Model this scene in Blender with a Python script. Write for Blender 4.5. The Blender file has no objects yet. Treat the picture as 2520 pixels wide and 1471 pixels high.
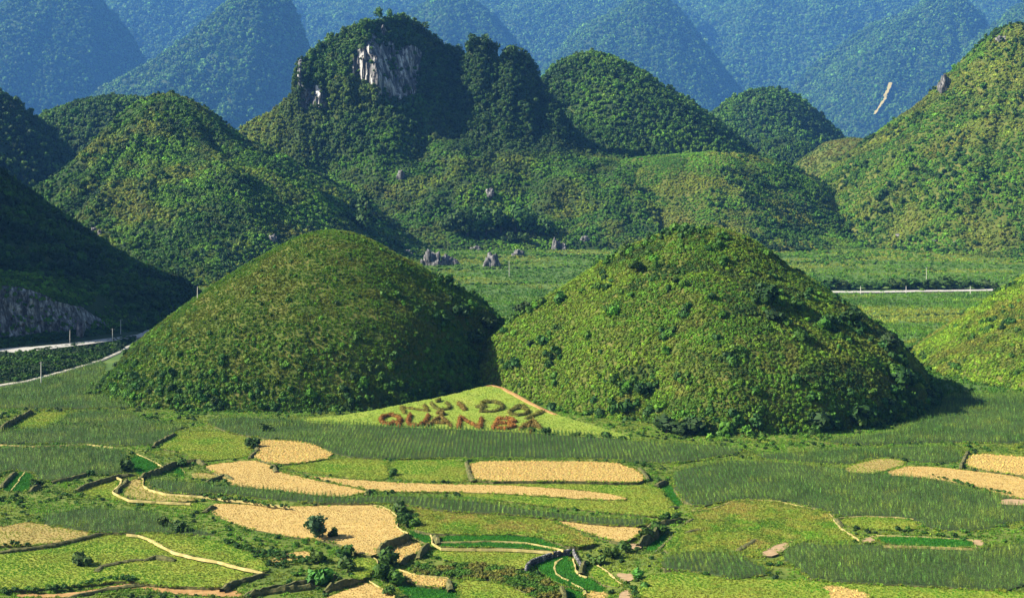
import bpy, math, random
import numpy as np
from mathutils import Vector
from mathutils.bvhtree import BVHTree
from mathutils.geometry import tessellate_polygon

S = bpy.context.scene
C = S.collection
rng = np.random.default_rng(7)
random.seed(7)

# ------------------------------------------------------------------ camera, sky, sun, exposure
F, HZ, H = 3400.0, 420.0, 90.0          # focal length and horizon row on a 2520 x 1471 sheet, eye height in metres
cam = bpy.data.cameras.new('camera')
cam.sensor_width = 36.0
cam.lens = 36.0 * F / 2520.0
cam.shift_y = -(735.5 - HZ) / 2520.0
cam.clip_start, cam.clip_end = 1.0, 30000.0
camo = bpy.data.objects.new('camera', cam)
camo.location = (0, 0, H)
camo.rotation_euler = (math.radians(90), 0, 0)
C.objects.link(camo)
S.camera = camo

SUN_EL, SUN_AZ = math.radians(35), math.radians(10)
sdir = Vector((-math.cos(SUN_EL) * math.cos(SUN_AZ), -math.cos(SUN_EL) * math.sin(SUN_AZ), math.sin(SUN_EL)))
w = bpy.data.worlds.new('World')
S.world = w
w.use_nodes = True
nt = w.node_tree
bg = nt.nodes['Background']
sky = nt.nodes.new('ShaderNodeTexSky')
sky.sky_type = 'NISHITA'
sky.sun_disc = False
sky.sun_elevation = SUN_EL
sky.sun_rotation = math.atan2(sdir.x, sdir.y)
nt.links.new(sky.outputs[0], bg.inputs[0])
bg.inputs[1].default_value = 0.05
sun = bpy.data.lights.new('sun', 'SUN')
sun.energy = 5.0
sun.angle = math.radians(0.5)
sun.color = (1.0, 0.93, 0.78)
suno = bpy.data.objects.new('sun', sun)
suno.rotation_euler = sdir.to_track_quat('Z', 'Y').to_euler()
suno.location = (-400, 0, 600)
C.objects.link(suno)
S.view_settings.view_transform = 'Standard'
S.view_settings.look = 'None'
S.view_settings.gamma = 1.0
S.view_settings.use_curve_mapping = False
S.view_settings.exposure = 1.7
S.render.engine = 'CYCLES'
cy = S.cycles
cy.use_denoising = True
cy.max_bounces = 4
cy.diffuse_bounces = 2
cy.glossy_bounces = 1
cy.transmission_bounces = 2
cy.volume_bounces = 0
cy.sample_clamp_indirect = 4.0

# ------------------------------------------------------------------ helpers
def at(px, py, d):
    return Vector(((px - 1260) * d / F, d, H - (py - HZ) * d / F))

def gnd(px, py, z=0.0):
    d = (H - z) * F / (py - HZ)
    return Vector(((px - 1260) * d / F, d, z))

def hsh(ix, iy, s):
    n = (ix.astype(np.int64) * 374761393 + iy.astype(np.int64) * 668265263 + s * 974634533) & 0xffffffff
    n = ((n ^ (n >> 13)) * 1274126177) & 0xffffffff
    n = n ^ (n >> 16)
    return (n & 0xffffff) / float(0xffffff)

def vn(x, y, s=0):
    x = np.asarray(x, float); y = np.asarray(y, float)
    ix = np.floor(x); iy = np.floor(y)
    fx = x - ix; fy = y - iy
    fx = fx * fx * (3 - 2 * fx); fy = fy * fy * (3 - 2 * fy)
    a = hsh(ix, iy, s); b = hsh(ix + 1, iy, s); c = hsh(ix, iy + 1, s); d = hsh(ix + 1, iy + 1, s)
    return (a * (1 - fx) + b * fx) * (1 - fy) + (c * (1 - fx) + d * fx) * fy

def fbm(x, y, s=0, o=4):
    t = 0; a = .5; n = 0
    for k in range(o):
        t = t + a * vn(np.asarray(x) * 2 ** k + 17.3 * k, np.asarray(y) * 2 ** k - 9.1 * k, s + k)
        n += a; a *= .5
    return t / n                       # 0..1

def sst(a, b, x):
    t = np.clip((x - a) / (b - a), 0, 1)
    return t * t * (3 - 2 * t)

def floor_z(y):
    return np.clip(.05 * (np.asarray(y, float) - 1000), 0, 50)

def mesh_np(name, V, Fc, smooth=False):
    V = np.asarray(V, np.float32); Fc = np.asarray(Fc, np.int32)
    m = bpy.data.meshes.new(name)
    k = Fc.shape[1]
    m.vertices.add(len(V)); m.vertices.foreach_set('co', V.ravel())
    m.loops.add(Fc.size); m.loops.foreach_set('vertex_index', Fc.ravel())
    m.polygons.add(len(Fc)); m.polygons.foreach_set('loop_start', np.arange(0, Fc.size, k, dtype=np.int32))
    if smooth:
        m.polygons.foreach_set('use_smooth', np.ones(len(Fc), bool))
    m.update(calc_edges=True)
    m.validate()
    return m

def link(name, m, mat=None, parent=None, loc=None):
    o = bpy.data.objects.new(name, m)
    if mat and m is not None and not m.materials:
        m.materials.append(mat)
    if parent: o.parent = parent
    if loc is not None: o.location = loc
    C.objects.link(o)
    return o

def struct(o, label=None):
    o['kind'] = 'structure'
    if label: o['label'] = label
    return o

def tag(o, label, cat, group=None, kind=None):
    o['label'] = label; o['category'] = cat
    if group: o['group'] = group
    if kind: o['kind'] = kind
    return o

def empty(name, loc):
    o = bpy.data.objects.new(name, None)
    o.location = loc
    o.empty_display_size = .5
    C.objects.link(o)
    return o

# ------------------------------------------------------------------ materials
def new_mat(name):
    m = bpy.data.materials.new(name)
    m.use_nodes = True
    n = m.node_tree.nodes; l = m.node_tree.links
    return m, n, l, n['Principled BSDF']

def ramp_mat(name, stops, scale, detail=6, rough=.95, bump=0.0, bscale=None, stretch=(1, 1, 1), dist=0.0):
    m, n, l, p = new_mat(name)
    geo = n.new('ShaderNodeNewGeometry')
    mp = n.new('ShaderNodeMapping'); mp.inputs['Scale'].default_value = stretch
    l.new(geo.outputs['Position'], mp.inputs['Vector'])
    no = n.new('ShaderNodeTexNoise'); no.inputs['Scale'].default_value = scale; no.inputs['Detail'].default_value = detail
    no.inputs['Roughness'].default_value = .65
    no.inputs['Distortion'].default_value = dist
    l.new(mp.outputs[0], no.inputs['Vector'])
    r = n.new('ShaderNodeValToRGB')
    e = r.color_ramp.elements
    e[0].position, e[0].color = stops[0][0], (*stops[0][1], 1)
    e[1].position, e[1].color = stops[-1][0], (*stops[-1][1], 1)
    for pos, c in stops[1:-1]:
        k = e.new(pos); k.color = (*c, 1)
    l.new(no.outputs['Fac'], r.inputs[0])
    l.new(r.outputs[0], p.inputs['Base Color'])
    p.inputs['Roughness'].default_value = rough
    p.inputs['Specular IOR Level'].default_value = .15
    if bump:
        n2 = n.new('ShaderNodeTexNoise'); n2.inputs['Scale'].default_value = bscale or scale * 4; n2.inputs['Detail'].default_value = 5
        l.new(mp.outputs[0], n2.inputs['Vector'])
        b = n.new('ShaderNodeBump'); b.inputs['Strength'].default_value = .6; b.inputs['Distance'].default_value = bump
        l.new(n2.outputs['Fac'], b.inputs['Height']); l.new(b.outputs[0], p.inputs['Normal'])
    return m

def leaf_mat(name, source):
    m, n, l, p = new_mat(name)
    if source == 'inst':
        a = n.new('ShaderNodeAttribute'); a.attribute_type = 'INSTANCER'; a.attribute_name = 'tint'
    else:
        a = n.new('ShaderNodeObjectInfo')
    col = a.outputs['Color']
    # leaf-to-leaf variation by position
    geo = n.new('ShaderNodeNewGeometry')
    mx = n.new('ShaderNodeMix'); mx.data_type = 'RGBA'; mx.blend_type = 'MULTIPLY'; mx.inputs['Factor'].default_value = 1.0
    cr = n.new('ShaderNodeValToRGB')
    cr.color_ramp.elements[0].color = (.55, .58, .5, 1); cr.color_ramp.elements[1].color = (1.35, 1.3, 1.1, 1)
    l.new(geo.outputs['Random Per Island'], cr.inputs[0])
    l.new(col, mx.inputs['A']); l.new(cr.outputs[0], mx.inputs['B'])
    p.inputs['Roughness'].default_value = .65
    p.inputs['Specular IOR Level'].default_value = .2
    l.new(mx.outputs['Result'], p.inputs['Base Color'])
    tr = n.new('ShaderNodeBsdfTranslucent')
    l.new(mx.outputs['Result'], tr.inputs['Color'])
    ms = n.new('ShaderNodeMixShader'); ms.inputs[0].default_value = .22
    l.new(p.outputs[0], ms.inputs[1]); l.new(tr.outputs[0], ms.inputs[2])
    l.new(ms.outputs[0], n['Material Output'].inputs['Surface'])
    return m

M = {}
M['leaf_i'] = leaf_mat('foliage', 'inst')
M['leaf_o'] = leaf_mat('tree_foliage', 'obj')
M['bark'] = ramp_mat('bark', [(.3, (.05, .04, .03)), (.7, (.12, .10, .08))], 6, bump=.02, stretch=(1, 1, .3))
M['hill_grass'] = ramp_mat('hill_grass', [(.30, (.030, .055, .008)), (.5, (.065, .085, .014)), (.7, (.11, .105, .028))], .12, bump=.3, bscale=.8)
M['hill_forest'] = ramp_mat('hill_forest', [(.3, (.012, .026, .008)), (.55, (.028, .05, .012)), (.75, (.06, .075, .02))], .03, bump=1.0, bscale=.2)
M['ground'] = ramp_mat('meadow_soil', [(.3, (.045, .075, .012)), (.5, (.085, .12, .018)), (.7, (.13, .15, .03))], .10, bump=.1, bscale=1.5)
M['far_ground'] = ramp_mat('valley_grass', [(.3, (.035, .075, .018)), (.5, (.06, .11, .022)), (.7, (.10, .14, .03))], .02, bump=.15, bscale=.5, stretch=(1, 2.5, 1))
M['straw'] = ramp_mat('stubble_straw', [(.25, (.27, .185, .06)), (.5, (.36, .255, .085)), (.75, (.44, .32, .115))], .35, detail=8, bump=.04, bscale=4)
M['straw_dots'] = ramp_mat('stubble_dry', [(.3, (.25, .17, .05)), (.5, (.33, .23, .07)), (.7, (.41, .30, .10))], 1.2, detail=6, bump=.05, bscale=3)
M['olive'] = ramp_mat('fallow_soil', [(.25, (.16, .14, .035)), (.5, (.24, .19, .06)), (.75, (.33, .25, .09))], .3, detail=8, bump=.05, bscale=3)
M['brown'] = ramp_mat('bare_earth', [(.3, (.22, .15, .08)), (.7, (.36, .25, .14))], .8, bump=.05, bscale=3)
M['grass'] = ramp_mat('short_grass', [(.3, (.11, .165, .014)), (.5, (.155, .205, .02)), (.72, (.22, .235, .032))], .12, detail=8, bump=.06, bscale=3)
M['lawn'] = ramp_mat('lawn_grass', [(.3, (.13, .20, .022)), (.5, (.17, .23, .028)), (.72, (.22, .25, .04))], .15, detail=8, bump=.04, bscale=3)
M['paddy'] = ramp_mat('rice_seedling_green', [(.3, (.020, .105, .010)), (.6, (.032, .15, .012)), (.8, (.06, .20, .02))], .4, detail=6, bump=.05, bscale=4)
M['maize_soil'] = ramp_mat('maize_soil', [(.3, (.022, .045, .012)), (.7, (.05, .07, .02))], .6, bump=.05)
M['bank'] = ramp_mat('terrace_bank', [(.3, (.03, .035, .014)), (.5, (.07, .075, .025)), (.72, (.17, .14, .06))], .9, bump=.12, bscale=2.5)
M['bund'] = ramp_mat('dry_sunlit_bund', [(.3, (.20, .18, .05)), (.5, (.33, .27, .10)), (.7, (.44, .36, .16))], .5, bump=.05, bscale=3)  # dry earth, kept pale to paint in sunlit terrace edges
M['dirt'] = ramp_mat('orange_dirt', [(.3, (.20, .11, .035)), (.5, (.28, .16, .06)), (.7, (.38, .24, .10))], .5, bump=.05, bscale=3)
M['concrete'] = ramp_mat('road_concrete', [(.3, (.28, .27, .24)), (.7, (.40, .38, .34))], .25, bump=.01)
M['path_conc'] = ramp_mat('pale_path', [(.3, (.30, .28, .21)), (.7, (.46, .43, .34))], .25, bump=.01)
M['pole'] = ramp_mat('pole_concrete', [(.3, (.42, .40, .36)), (.7, (.55, .53, .48))], 1.5)
M['metal'] = ramp_mat('insulator', [(.3, (.16, .15, .14)), (.7, (.25, .24, .23))], 3, rough=.5)

def rock_mat(name, dark, mid, pale, sc, stretch=.22):
    m, n, l, p = new_mat(name)
    geo = n.new('ShaderNodeNewGeometry')
    mp = n.new('ShaderNodeMapping'); mp.inputs['Scale'].default_value = (1, 1, stretch)
    l.new(geo.outputs['Position'], mp.inputs['Vector'])
    no = n.new('ShaderNodeTexNoise'); no.inputs['Scale'].default_value = sc; no.inputs['Detail'].default_value = 7; no.inputs['Roughness'].default_value = .7
    l.new(mp.outputs[0], no.inputs['Vector'])
    r = n.new('ShaderNodeValToRGB'); e = r.color_ramp.elements
    e[0].position, e[0].color = .34, (*dark, 1); e[1].position, e[1].color = .68, (*pale, 1)
    k = e.new(.5); k.color = (*mid, 1)
    l.new(no.outputs['Fac'], r.inputs[0]); l.new(r.outputs[0], p.inputs['Base Color'])
    p.inputs['Roughness'].default_value = .9
    n2 = n.new('ShaderNodeTexVoronoi'); n2.inputs['Scale'].default_value = sc * 2.2
    l.new(mp.outputs[0], n2.inputs['Vector'])
    b = n.new('ShaderNodeBump'); b.inputs['Strength'].default_value = .9; b.inputs['Distance'].default_value = .35 / sc
    l.new(n2.outputs['Distance'], b.inputs['Height']); l.new(b.outputs[0], p.inputs['Normal'])
    return m
M['rock'] = rock_mat('limestone', (.014, .014, .016), (.06, .06, .062), (.34, .32, .30), .6)
M['rock_cut'] = rock_mat('road_cut_rock', (.012, .012, .013), (.085, .085, .085), (.42, .40, .38), .55, .3)
M['cliff'] = rock_mat('cliff_limestone', (.010, .010, .012), (.085, .083, .083), (.66, .635, .60), .17, .10)

# ------------------------------------------------------------------ leaf prototypes (meshes kept outside the scene, instanced as ground cover)
def quads_on(dirs, rad, size, r, jit=.42, aspect=1.5):
    """one leaf spray quad per point"""
    n = len(dirs)
    nrm = dirs + r.normal(0, jit, (n, 3)); nrm /= np.linalg.norm(nrm, axis=1)[:, None]
    t = np.cross(nrm, r.normal(0, 1, (n, 3))); t /= np.linalg.norm(t, axis=1)[:, None] + 1e-9
    b = np.cross(nrm, t)
    sz = size * r.uniform(.6, 1.3, n)[:, None]
    P = rad
    V = np.stack([P - t * sz * aspect * .5, P + b * sz * .5, P + t * sz * aspect * .5 + nrm * sz * .15, P - b * sz * .5], 1).reshape(-1, 3)
    Q = np.arange(n * 4).reshape(-1, 4)
    return V, Q

def ico(r, sub=1):
    import bmesh
    bm = bmesh.new(); bmesh.ops.create_icosphere(bm, subdivisions=sub, radius=r)
    V = np.array([v.co[:] for v in bm.verts]); T = np.array([[v.index for v in f.verts] for f in bm.faces]); bm.free()
    return V, T

def join(parts):
    Vs, Qs, o = [], [], 0
    for V, Q in parts:
        Q = np.asarray(Q)
        if Q.shape[1] == 3:
            Q = np.concatenate([Q, Q[:, 2:3]], 1)
        Vs.append(V); Qs.append(Q + o); o += len(V)
    return np.concatenate(Vs), np.concatenate(Qs)

def mesh_mixed(name, V, Q):
    fs = [tuple(q) if q[2] != q[3] else tuple(q[:3]) for q in Q.tolist()]
    m = bpy.data.meshes.new(name); m.from_pydata(V.tolist(), [], fs); m.update()
    return m

def bush_data(seed, n=60, leaf=.34, lobes=4, flat=.8, core=.72):
    r = np.random.default_rng(seed)
    parts = []
    for k in range(lobes):
        c = np.array([r.uniform(-.45, .45), r.uniform(-.45, .45), r.uniform(.2, .7) * flat]) if k else np.array([0, 0, .45 * flat])
        R = r.uniform(.42, .62)
        d = r.normal(0, 1, (n // lobes, 3)); d[:, 2] = np.abs(d[:, 2]) * 1.0 - .25
        d /= np.linalg.norm(d, axis=1)[:, None]
        P = c + d * R * r.uniform(.8, 1.08, (len(d), 1)) * np.array([1, 1, flat])
        parts.append(quads_on(d, P, leaf, r))
        V, T = ico(R * core)
        V = V * np.array([1, 1, flat]) * r.uniform(.85, 1.15, (len(V), 1)) + c
        parts.append((V, T))
    return join(parts)

def tree_data(seed, n=110, leaf=.26, lobes=6, tall=1.3):
    r = np.random.default_rng(seed)
    parts = []
    for k in range(lobes):
        a = r.uniform(0, 6.28); rr = r.uniform(.1, .42)
        c = np.array([math.cos(a) * rr, math.sin(a) * rr, tall * r.uniform(.28, .78)])
        R = r.uniform(.26, .42)
        d = r.normal(0, 1, (n // lobes, 3)); d[:, 2] += .2
        d /= np.linalg.norm(d, axis=1)[:, None]
        P = c + d * R * r.uniform(.75, 1.12, (len(d), 1))
        parts.append(quads_on(d, P, leaf, r))
        V, T = ico(R * .7); V = V * r.uniform(.8, 1.15, (len(V), 1)) + c
        parts.append((V, T))
    # stem
    V = np.array([[-.04, -.04, -.3], [.04, -.04, -.3], [0, .05, -.3], [0, 0, tall * .5]])
    parts.append((V, np.array([[0, 1, 3], [1, 2, 3], [2, 0, 3]])))
    return join(parts)

def blade_data(seed, n=14, h=1.0, spread=.5, wid=.09, lean=.5):
    r = np.random.default_rng(seed)
    V, T = [], []
    for i in range(n):
        a = r.uniform(0, 6.28); q = r.uniform(0, spread) ; b = r.uniform(0, 6.28)
        x, y = q * math.cos(b), q * math.sin(b)
        hh = h * r.uniform(.55, 1.1); L = lean * r.uniform(.1, 1) * hh
        tx, ty = x + L * math.cos(a), y + L * math.sin(a)
        sx, sy = -math.sin(a) * wid, math.cos(a) * wid
        mx_, my = x + .35 * L * math.cos(a), y + .35 * L * math.sin(a)
        o = len(V)
        V += [[x - sx, y - sy, -.05], [x + sx, y + sy, -.05], [mx_ + sx, my + sy, hh * .6], [mx_ - sx, my - sy, hh * .6], [tx, ty, hh]]
        T += [[o, o + 1, o + 2, o + 3], [o + 3, o + 2, o + 4, o + 4]]
    return np.array(V), np.array(T)

def maize_data(seed):
    r = np.random.default_rng(seed)
    parts = []
    h = r.uniform(1.9, 2.4)
    V = np.array([[-.03, -.02, 0], [.03, -.02, 0], [0, .035, 0], [0, 0, h + .25]])
    parts.append((V, np.array([[0, 1, 3], [1, 2, 3], [2, 0, 3]])))
    a0 = r.uniform(0, 3.14)
    for k in range(9):
        a = a0 + (k % 2) * math.pi + r.uniform(-.5, .5)
        z = .25 + k * (h - .4) / 9
        L = r.uniform(.55, .85) * (1.0 if k < 7 else .7)
        c, s = math.cos(a), math.sin(a)
        wd = .05
        pts = [(0.02, z), (L * .45, z + L * .5), (L, z + L * .28)]
        vs = []
        for i, (q, zz) in enumerate(pts):
            ww = wd * (1, 1.15, .2)[i]
            vs += [[q * c - s * ww, q * s + c * ww, zz], [q * c + s * ww, q * s - c * ww, zz]]
        parts.append((np.array(vs), np.array([[0, 1, 3, 2], [2, 3, 5, 4]])))
    for k in range(3):
        a = r.uniform(0, 6.28)
        parts.append((np.array([[0, 0, h], [.03, .02, h], [.14 * math.cos(a), .14 * math.sin(a), h + .38]]), np.array([[0, 1, 2]])))
    return join(parts)

def straw_data(seed):
    r = np.random.default_rng(seed)
    V, Q = blade_data(seed, 10, .5, .28, .05, .9)
    V2, T2 = ico(.26); V2 = V2 * np.array([1.2, 1.0, .8]) * r.uniform(.8, 1.2, (len(V2), 1))
    return join([(V, Q), (V2, T2)])

proto_cols = {}
def protos(kind, datas):
    c = bpy.data.collections.new(kind + '_sprays')
    for i, (V, Q) in enumerate(datas):
        m = mesh_mixed(kind, V, Q); m.materials.append(M['leaf_i'])
        c.objects.link(bpy.data.objects.new('%s_spray' % kind, m))
    proto_cols[kind] = c
protos('bush', [bush_data(i) for i in range(5)])
protos('shrub', [bush_data(20 + i, 44, .42, 3, 1.0) for i in range(4)])
protos('tree', [tree_data(40 + i) for i in range(5)])
protos('fartree', [tree_data(60 + i, 54, .36, 4, 1.25) for i in range(4)])
protos('tuft', [blade_data(80 + i, 24, 1.0, .6, .045, .45) for i in range(4)])
protos('turf', [blade_data(100 + i, 16, .8, 1.0, .12, .8) for i in range(4)])
protos('rice', [blade_data(120 + i, 14, 1.0, .6, .07, .35) for i in range(3)])
protos('maize', [maize_data(140 + i) for i in range(6)])
protos('straw', [straw_data(160 + i) for i in range(4)])

gn_cache = {}
def gn_for(kind):
    if kind in gn_cache: return gn_cache[kind]
    g = bpy.data.node_groups.new('scatter_' + kind, 'GeometryNodeTree')
    g.interface.new_socket('Geometry', in_out='INPUT', socket_type='NodeSocketGeometry')
    g.interface.new_socket('Geometry', in_out='OUTPUT', socket_type='NodeSocketGeometry')
    n, l = g.nodes, g.links
    gi, go = n.new('NodeGroupInput'), n.new('NodeGroupOutput')
    ip = n.new('GeometryNodeInstanceOnPoints')
    ci = n.new('GeometryNodeCollectionInfo')
    ci.inputs['Collection'].default_value = proto_cols[kind]
    ci.inputs['Separate Children'].default_value = True
    ci.inputs['Reset Children'].default_value = True
    def na(nm, t):
        a = n.new('GeometryNodeInputNamedAttribute'); a.data_type = t; a.inputs['Name'].default_value = nm
        return a.outputs['Attribute']
    l.new(gi.outputs[0], ip.inputs['Points'])
    l.new(ci.outputs[0], ip.inputs['Instance'])
    ip.inputs['Pick Instance'].default_value = True
    l.new(na('idx', 'INT'), ip.inputs['Instance Index'])
    l.new(na('rot', 'FLOAT_VECTOR'), ip.inputs['Rotation'])
    l.new(na('scl', 'FLOAT_VECTOR'), ip.inputs['Scale'])
    l.new(ip.outputs[0], go.inputs[0])
    gn_cache[kind] = g
    return g

N_INST = [0]
def euler_along(N, blend, tilt):
    n = len(N)
    D = N * blend + np.array([0, 0, 1.0]) * (1 - blend)
    D = D + np.concatenate([rng.normal(0, tilt, (n, 2)), np.zeros((n, 1))], 1)
    D /= np.linalg.norm(D, axis=1)[:, None]
    yaw = rng.uniform(0, 6.283, n)
    u = np.stack([np.cos(yaw), np.sin(yaw), np.zeros(n)], 1)
    X_ = u - D * (u * D).sum(1)[:, None]; X_ /= np.linalg.norm(X_, axis=1)[:, None]
    Y_ = np.cross(D, X_)
    # matrix columns X_, Y_, D -> XYZ euler
    ey = np.arcsin(np.clip(-X_[:, 2], -1, 1)); ex = np.arctan2(Y_[:, 2], D[:, 2]); ez = np.arctan2(X_[:, 1], X_[:, 0])
    return np.stack([ex, ey, ez], 1)

def scatter(name, kind, P, size, tint, label, cat, tilt=.15, zs=None, N=None, blend=.75):
    n = len(P)
    if n == 0: return None
    N_INST[0] += n
    m = bpy.data.meshes.new(name)
    m.vertices.add(n); m.vertices.foreach_set('co', np.asarray(P, np.float32).ravel())
    def attr(nm, t, arr, key):
        a = m.attributes.new(nm, t, 'POINT'); a.data.foreach_set(key, np.ascontiguousarray(arr).ravel())
    size = np.broadcast_to(size, (n,))
    zz = size * (zs if zs is not None else rng.uniform(.8, 1.2, n))
    attr('scl', 'FLOAT_VECTOR', np.stack([size, size, zz], 1).astype(np.float32), 'vector')
    if N is None: N = np.broadcast_to(np.array([0, 0, 1.0]), (n, 3))
    attr('rot', 'FLOAT_VECTOR', euler_along(N, blend, tilt).astype(np.float32), 'vector')
    attr('idx', 'INT', rng.integers(0, 60, n).astype(np.int32), 'value')
    attr('tint', 'FLOAT_COLOR', np.concatenate([np.clip(tint, .002, 1), np.ones((n, 1))], 1).astype(np.float32), 'color')
    o = link(name, m)
    md = o.modifiers.new('cover', 'NODES'); md.node_group = gn_for(kind)
    o['kind'] = 'stuff'; o['label'] = label; o['category'] = cat
    return o

PAL = dict(dark=(.014, .042, .008), mid=(.045, .115, .010), green=(.085, .19, .014), bright=(.15, .25, .018), yellow=(.20, .25, .03),
           olive=(.135, .14, .024), brown=(.20, .15, .045), red=(.24, .10, .03), maize=(.066, .145, .026), maize2=(.12, .21, .036))
PAL = {k: np.array(v) for k, v in PAL.items()}
def mixc(a, b, t):
    t = np.asarray(t)[:, None]
    return a * (1 - t) + b * t
def vary(T, s=.22):
    n = len(T)
    return T * np.exp(rng.normal(0, s, (n, 1))) * np.exp(rng.normal(0, .07, (n, 3)))

def patch(P, s, seed, lo=.4, hi=.6):
    return sst(lo, hi, fbm(P[:, 0] / s, (P[:, 1] + P[:, 2] * 1.3) / s, seed, 4))

# ------------------------------------------------------------------ hills
HILLS = []            # (name, height function, bbox)
BV, BF, BO = [], [], [0]
def reg(V, Q):
    BV.append(np.asarray(V, float)); BF.append(np.asarray(Q) + BO[0]); BO[0] += len(V)

def prof(rs, zs, smooth):
    n = 400
    R = np.linspace(0, rs[-1], n)
    Z = np.interp(R, rs, zs)
    k = max(1, int(n * smooth))
    if k > 1:
        ker = np.hanning(k * 2 + 1); ker /= ker.sum()
        Zp = np.concatenate([Z[k:0:-1], Z, Z[-1] + (np.arange(1, k + 1)) * (Z[-1] - Z[-2])])
        Z = np.convolve(Zp, ker, 'valid')
    return R, Z

def hill(name, px0, d0, sky_pts, kf, res, amp, nsc, mat, label, seed=0, kb=1.0, smooth=.03, ridged=0.0, quad=None, toe=0.0):
    s = d0 / F
    x0 = (px0 - 1260) * s
    L = [((px0 - px) * s, H + (HZ - py) * s) for px, py in sky_pts if px <= px0][::-1]
    Rr = [((px - px0) * s, H + (HZ - py) * s) for px, py in sky_pts if px >= px0]
    def ext(q):
        (r1, z1), (r2, z2) = q[-2], q[-1]
        if z2 > -12:
            sl = max((z1 - z2) / (r2 - r1), .35)
            q = q + [(r2 + (z2 + 12) / sl, -12)]
        return q
    L, Rr = ext(L), ext(Rr)
    la, lz = prof(*zip(*L), smooth); ra, rz = prof(*zip(*Rr), smooth)
    def hf(x, y):
        dx = x - x0; dy = (y - d0)
        k = np.where(dy < 0, kf, kb)
        r = np.sqrt(dx * dx + (dy * k) ** 2) + 1e-6
        if quad:
            sg, am, gain, lo_, hi_ = quad
            ph = np.arctan2(np.maximum(-dy * k, 0), np.maximum(dx * sg, 1e-6)) * np.where((dy < 0) & (dx * sg > 0), 1, 0)
            r = r * (1 + am * np.minimum(1, np.sin(2 * ph) * gain) * (1 - sst(lo_, hi_, np.degrees(ph))) * sst(12, 80, r))
        if amp:
            th = np.arctan2(dy, dx)
            r = r * (1 + .10 * (fbm(np.cos(th) * 2.2 + 5, np.sin(th) * 2.2 + seed, seed + 3, 3) - .5) * sst(0, .5, np.abs(dy) / (np.abs(dx) + np.abs(dy) + 1e-6)))
        wt = .5 + .5 * dx / r
        wt = wt * wt * (3 - 2 * wt)
        zl = np.interp(r, la, lz, right=-12); zr = np.interp(r, ra, rz, right=-12)
        z = zl * (1 - wt) + zr * wt
        env = sst(0, .35 * (la[-1] + ra[-1]) * .5, r)
        z = z + amp * (fbm(x / nsc, y / nsc, seed, 5) - .5) * 2 * (.35 + .65 * env)
        if ridged:
            th = np.arctan2(dy, dx)
            g = np.abs(fbm(th * 2.6 + 3, r / (900. if d0 < 2600 else 1600.) + seed, seed + 9, 4) - .5) * 2
            z = z - ridged * (1 - g) ** 2 * env * np.clip((z) / 60, 0, 1)
        if toe:
            f0 = floor_z(y)
            z = f0 + toe * np.logaddexp(0, (z - f0) / toe) - .25 * toe
        return z
    x1, x2 = x0 - la[-1], x0 + ra[-1]
    ry = .5 * (la[-1] + ra[-1])
    y1, y2 = d0 - max(la[-1], ra[-1]) / kf, d0 + ry / kb
    nx, ny = int((x2 - x1) / res) + 2, int((y2 - y1) / res) + 2
    X, Y = np.meshgrid(np.linspace(x1, x2, nx), np.linspace(y1, y2, ny))
    Z = hf(X, Y)
    V = np.stack([X, Y, Z], -1).reshape(-1, 3)
    i = np.arange(nx * ny).reshape(ny, nx)
    Q = np.stack([i[:-1, :-1], i[:-1, 1:], i[1:, 1:], i[1:, :-1]], -1).reshape(-1, 4)
    keep = (V[Q][:, :, 2].max(1) > floor_z(V[Q][:, :, 1].mean(1)) - 2.0)
    Q = Q[keep]
    u, inv = np.unique(Q, return_inverse=True)
    V = V[u]; Q = inv.reshape(Q.shape)
    o = link(name, mesh_np(name, V, Q, True), mat)
    struct(o, label)
    HILLS.append((o, hf, (x1, x2, y1, y2)))
    reg(V, Q)
    return dict(o=o, V=V, Q=Q, hf=hf, x0=x0, d0=d0)

def sample(h, dens, clip=True, back=-.2):
    """random points on a hill mesh: position, normal"""
    V, Q = h['V'], h['Q']
    T = np.concatenate([Q[:, [0, 1, 2]], Q[:, [0, 2, 3]]])
    a, b, c = V[T[:, 0]], V[T[:, 1]], V[T[:, 2]]
    nn = np.cross(b - a, c - a); ar = .5 * np.linalg.norm(nn, axis=1)
    nn = nn / (2 * ar[:, None] + 1e-12)
    ctr = (a + b + c) / 3
    tc = np.array([0, 0, H]) - ctr; dist = np.linalg.norm(tc, axis=1)
    facing = (nn * tc).sum(1) / dist
    inview = (np.abs(ctr[:, 0]) < ctr[:, 1] * (1400 / F) + 30)
    wgt = ar * (facing > back) * inview
    n = rng.poisson(wgt.sum() * dens)
    if n == 0: return np.zeros((0, 3)), np.zeros((0, 3))
    t = rng.choice(len(T), n, p=wgt / wgt.sum())
    u, v = rng.random(n), rng.random(n); m = u + v > 1; u[m], v[m] = 1 - u[m], 1 - v[m]
    P = a[t] + (b[t] - a[t]) * u[:, None] + (c[t] - a[t]) * v[:, None]
    N = nn[t]
    ok = P[:, 2] > floor_z(P[:, 1]) - .5
    if clip:
        for o, hf, (x1, x2, y1, y2) in HILLS:
            if o is h['o']: continue
            q = ok & (P[:, 0] > x1) & (P[:, 0] < x2) & (P[:, 1] > y1) & (P[:, 1] < y2)
            if q.any():
                idx = np.where(q)[0]
                ok[idx] &= hf(P[idx, 0], P[idx, 1]) < P[idx, 2] + .3
    return P[ok], N[ok]

def pxy(P):
    return 1260 + F * P[:, 0] / P[:, 1], HZ + F * (H - P[:, 2]) / P[:, 1]

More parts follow.
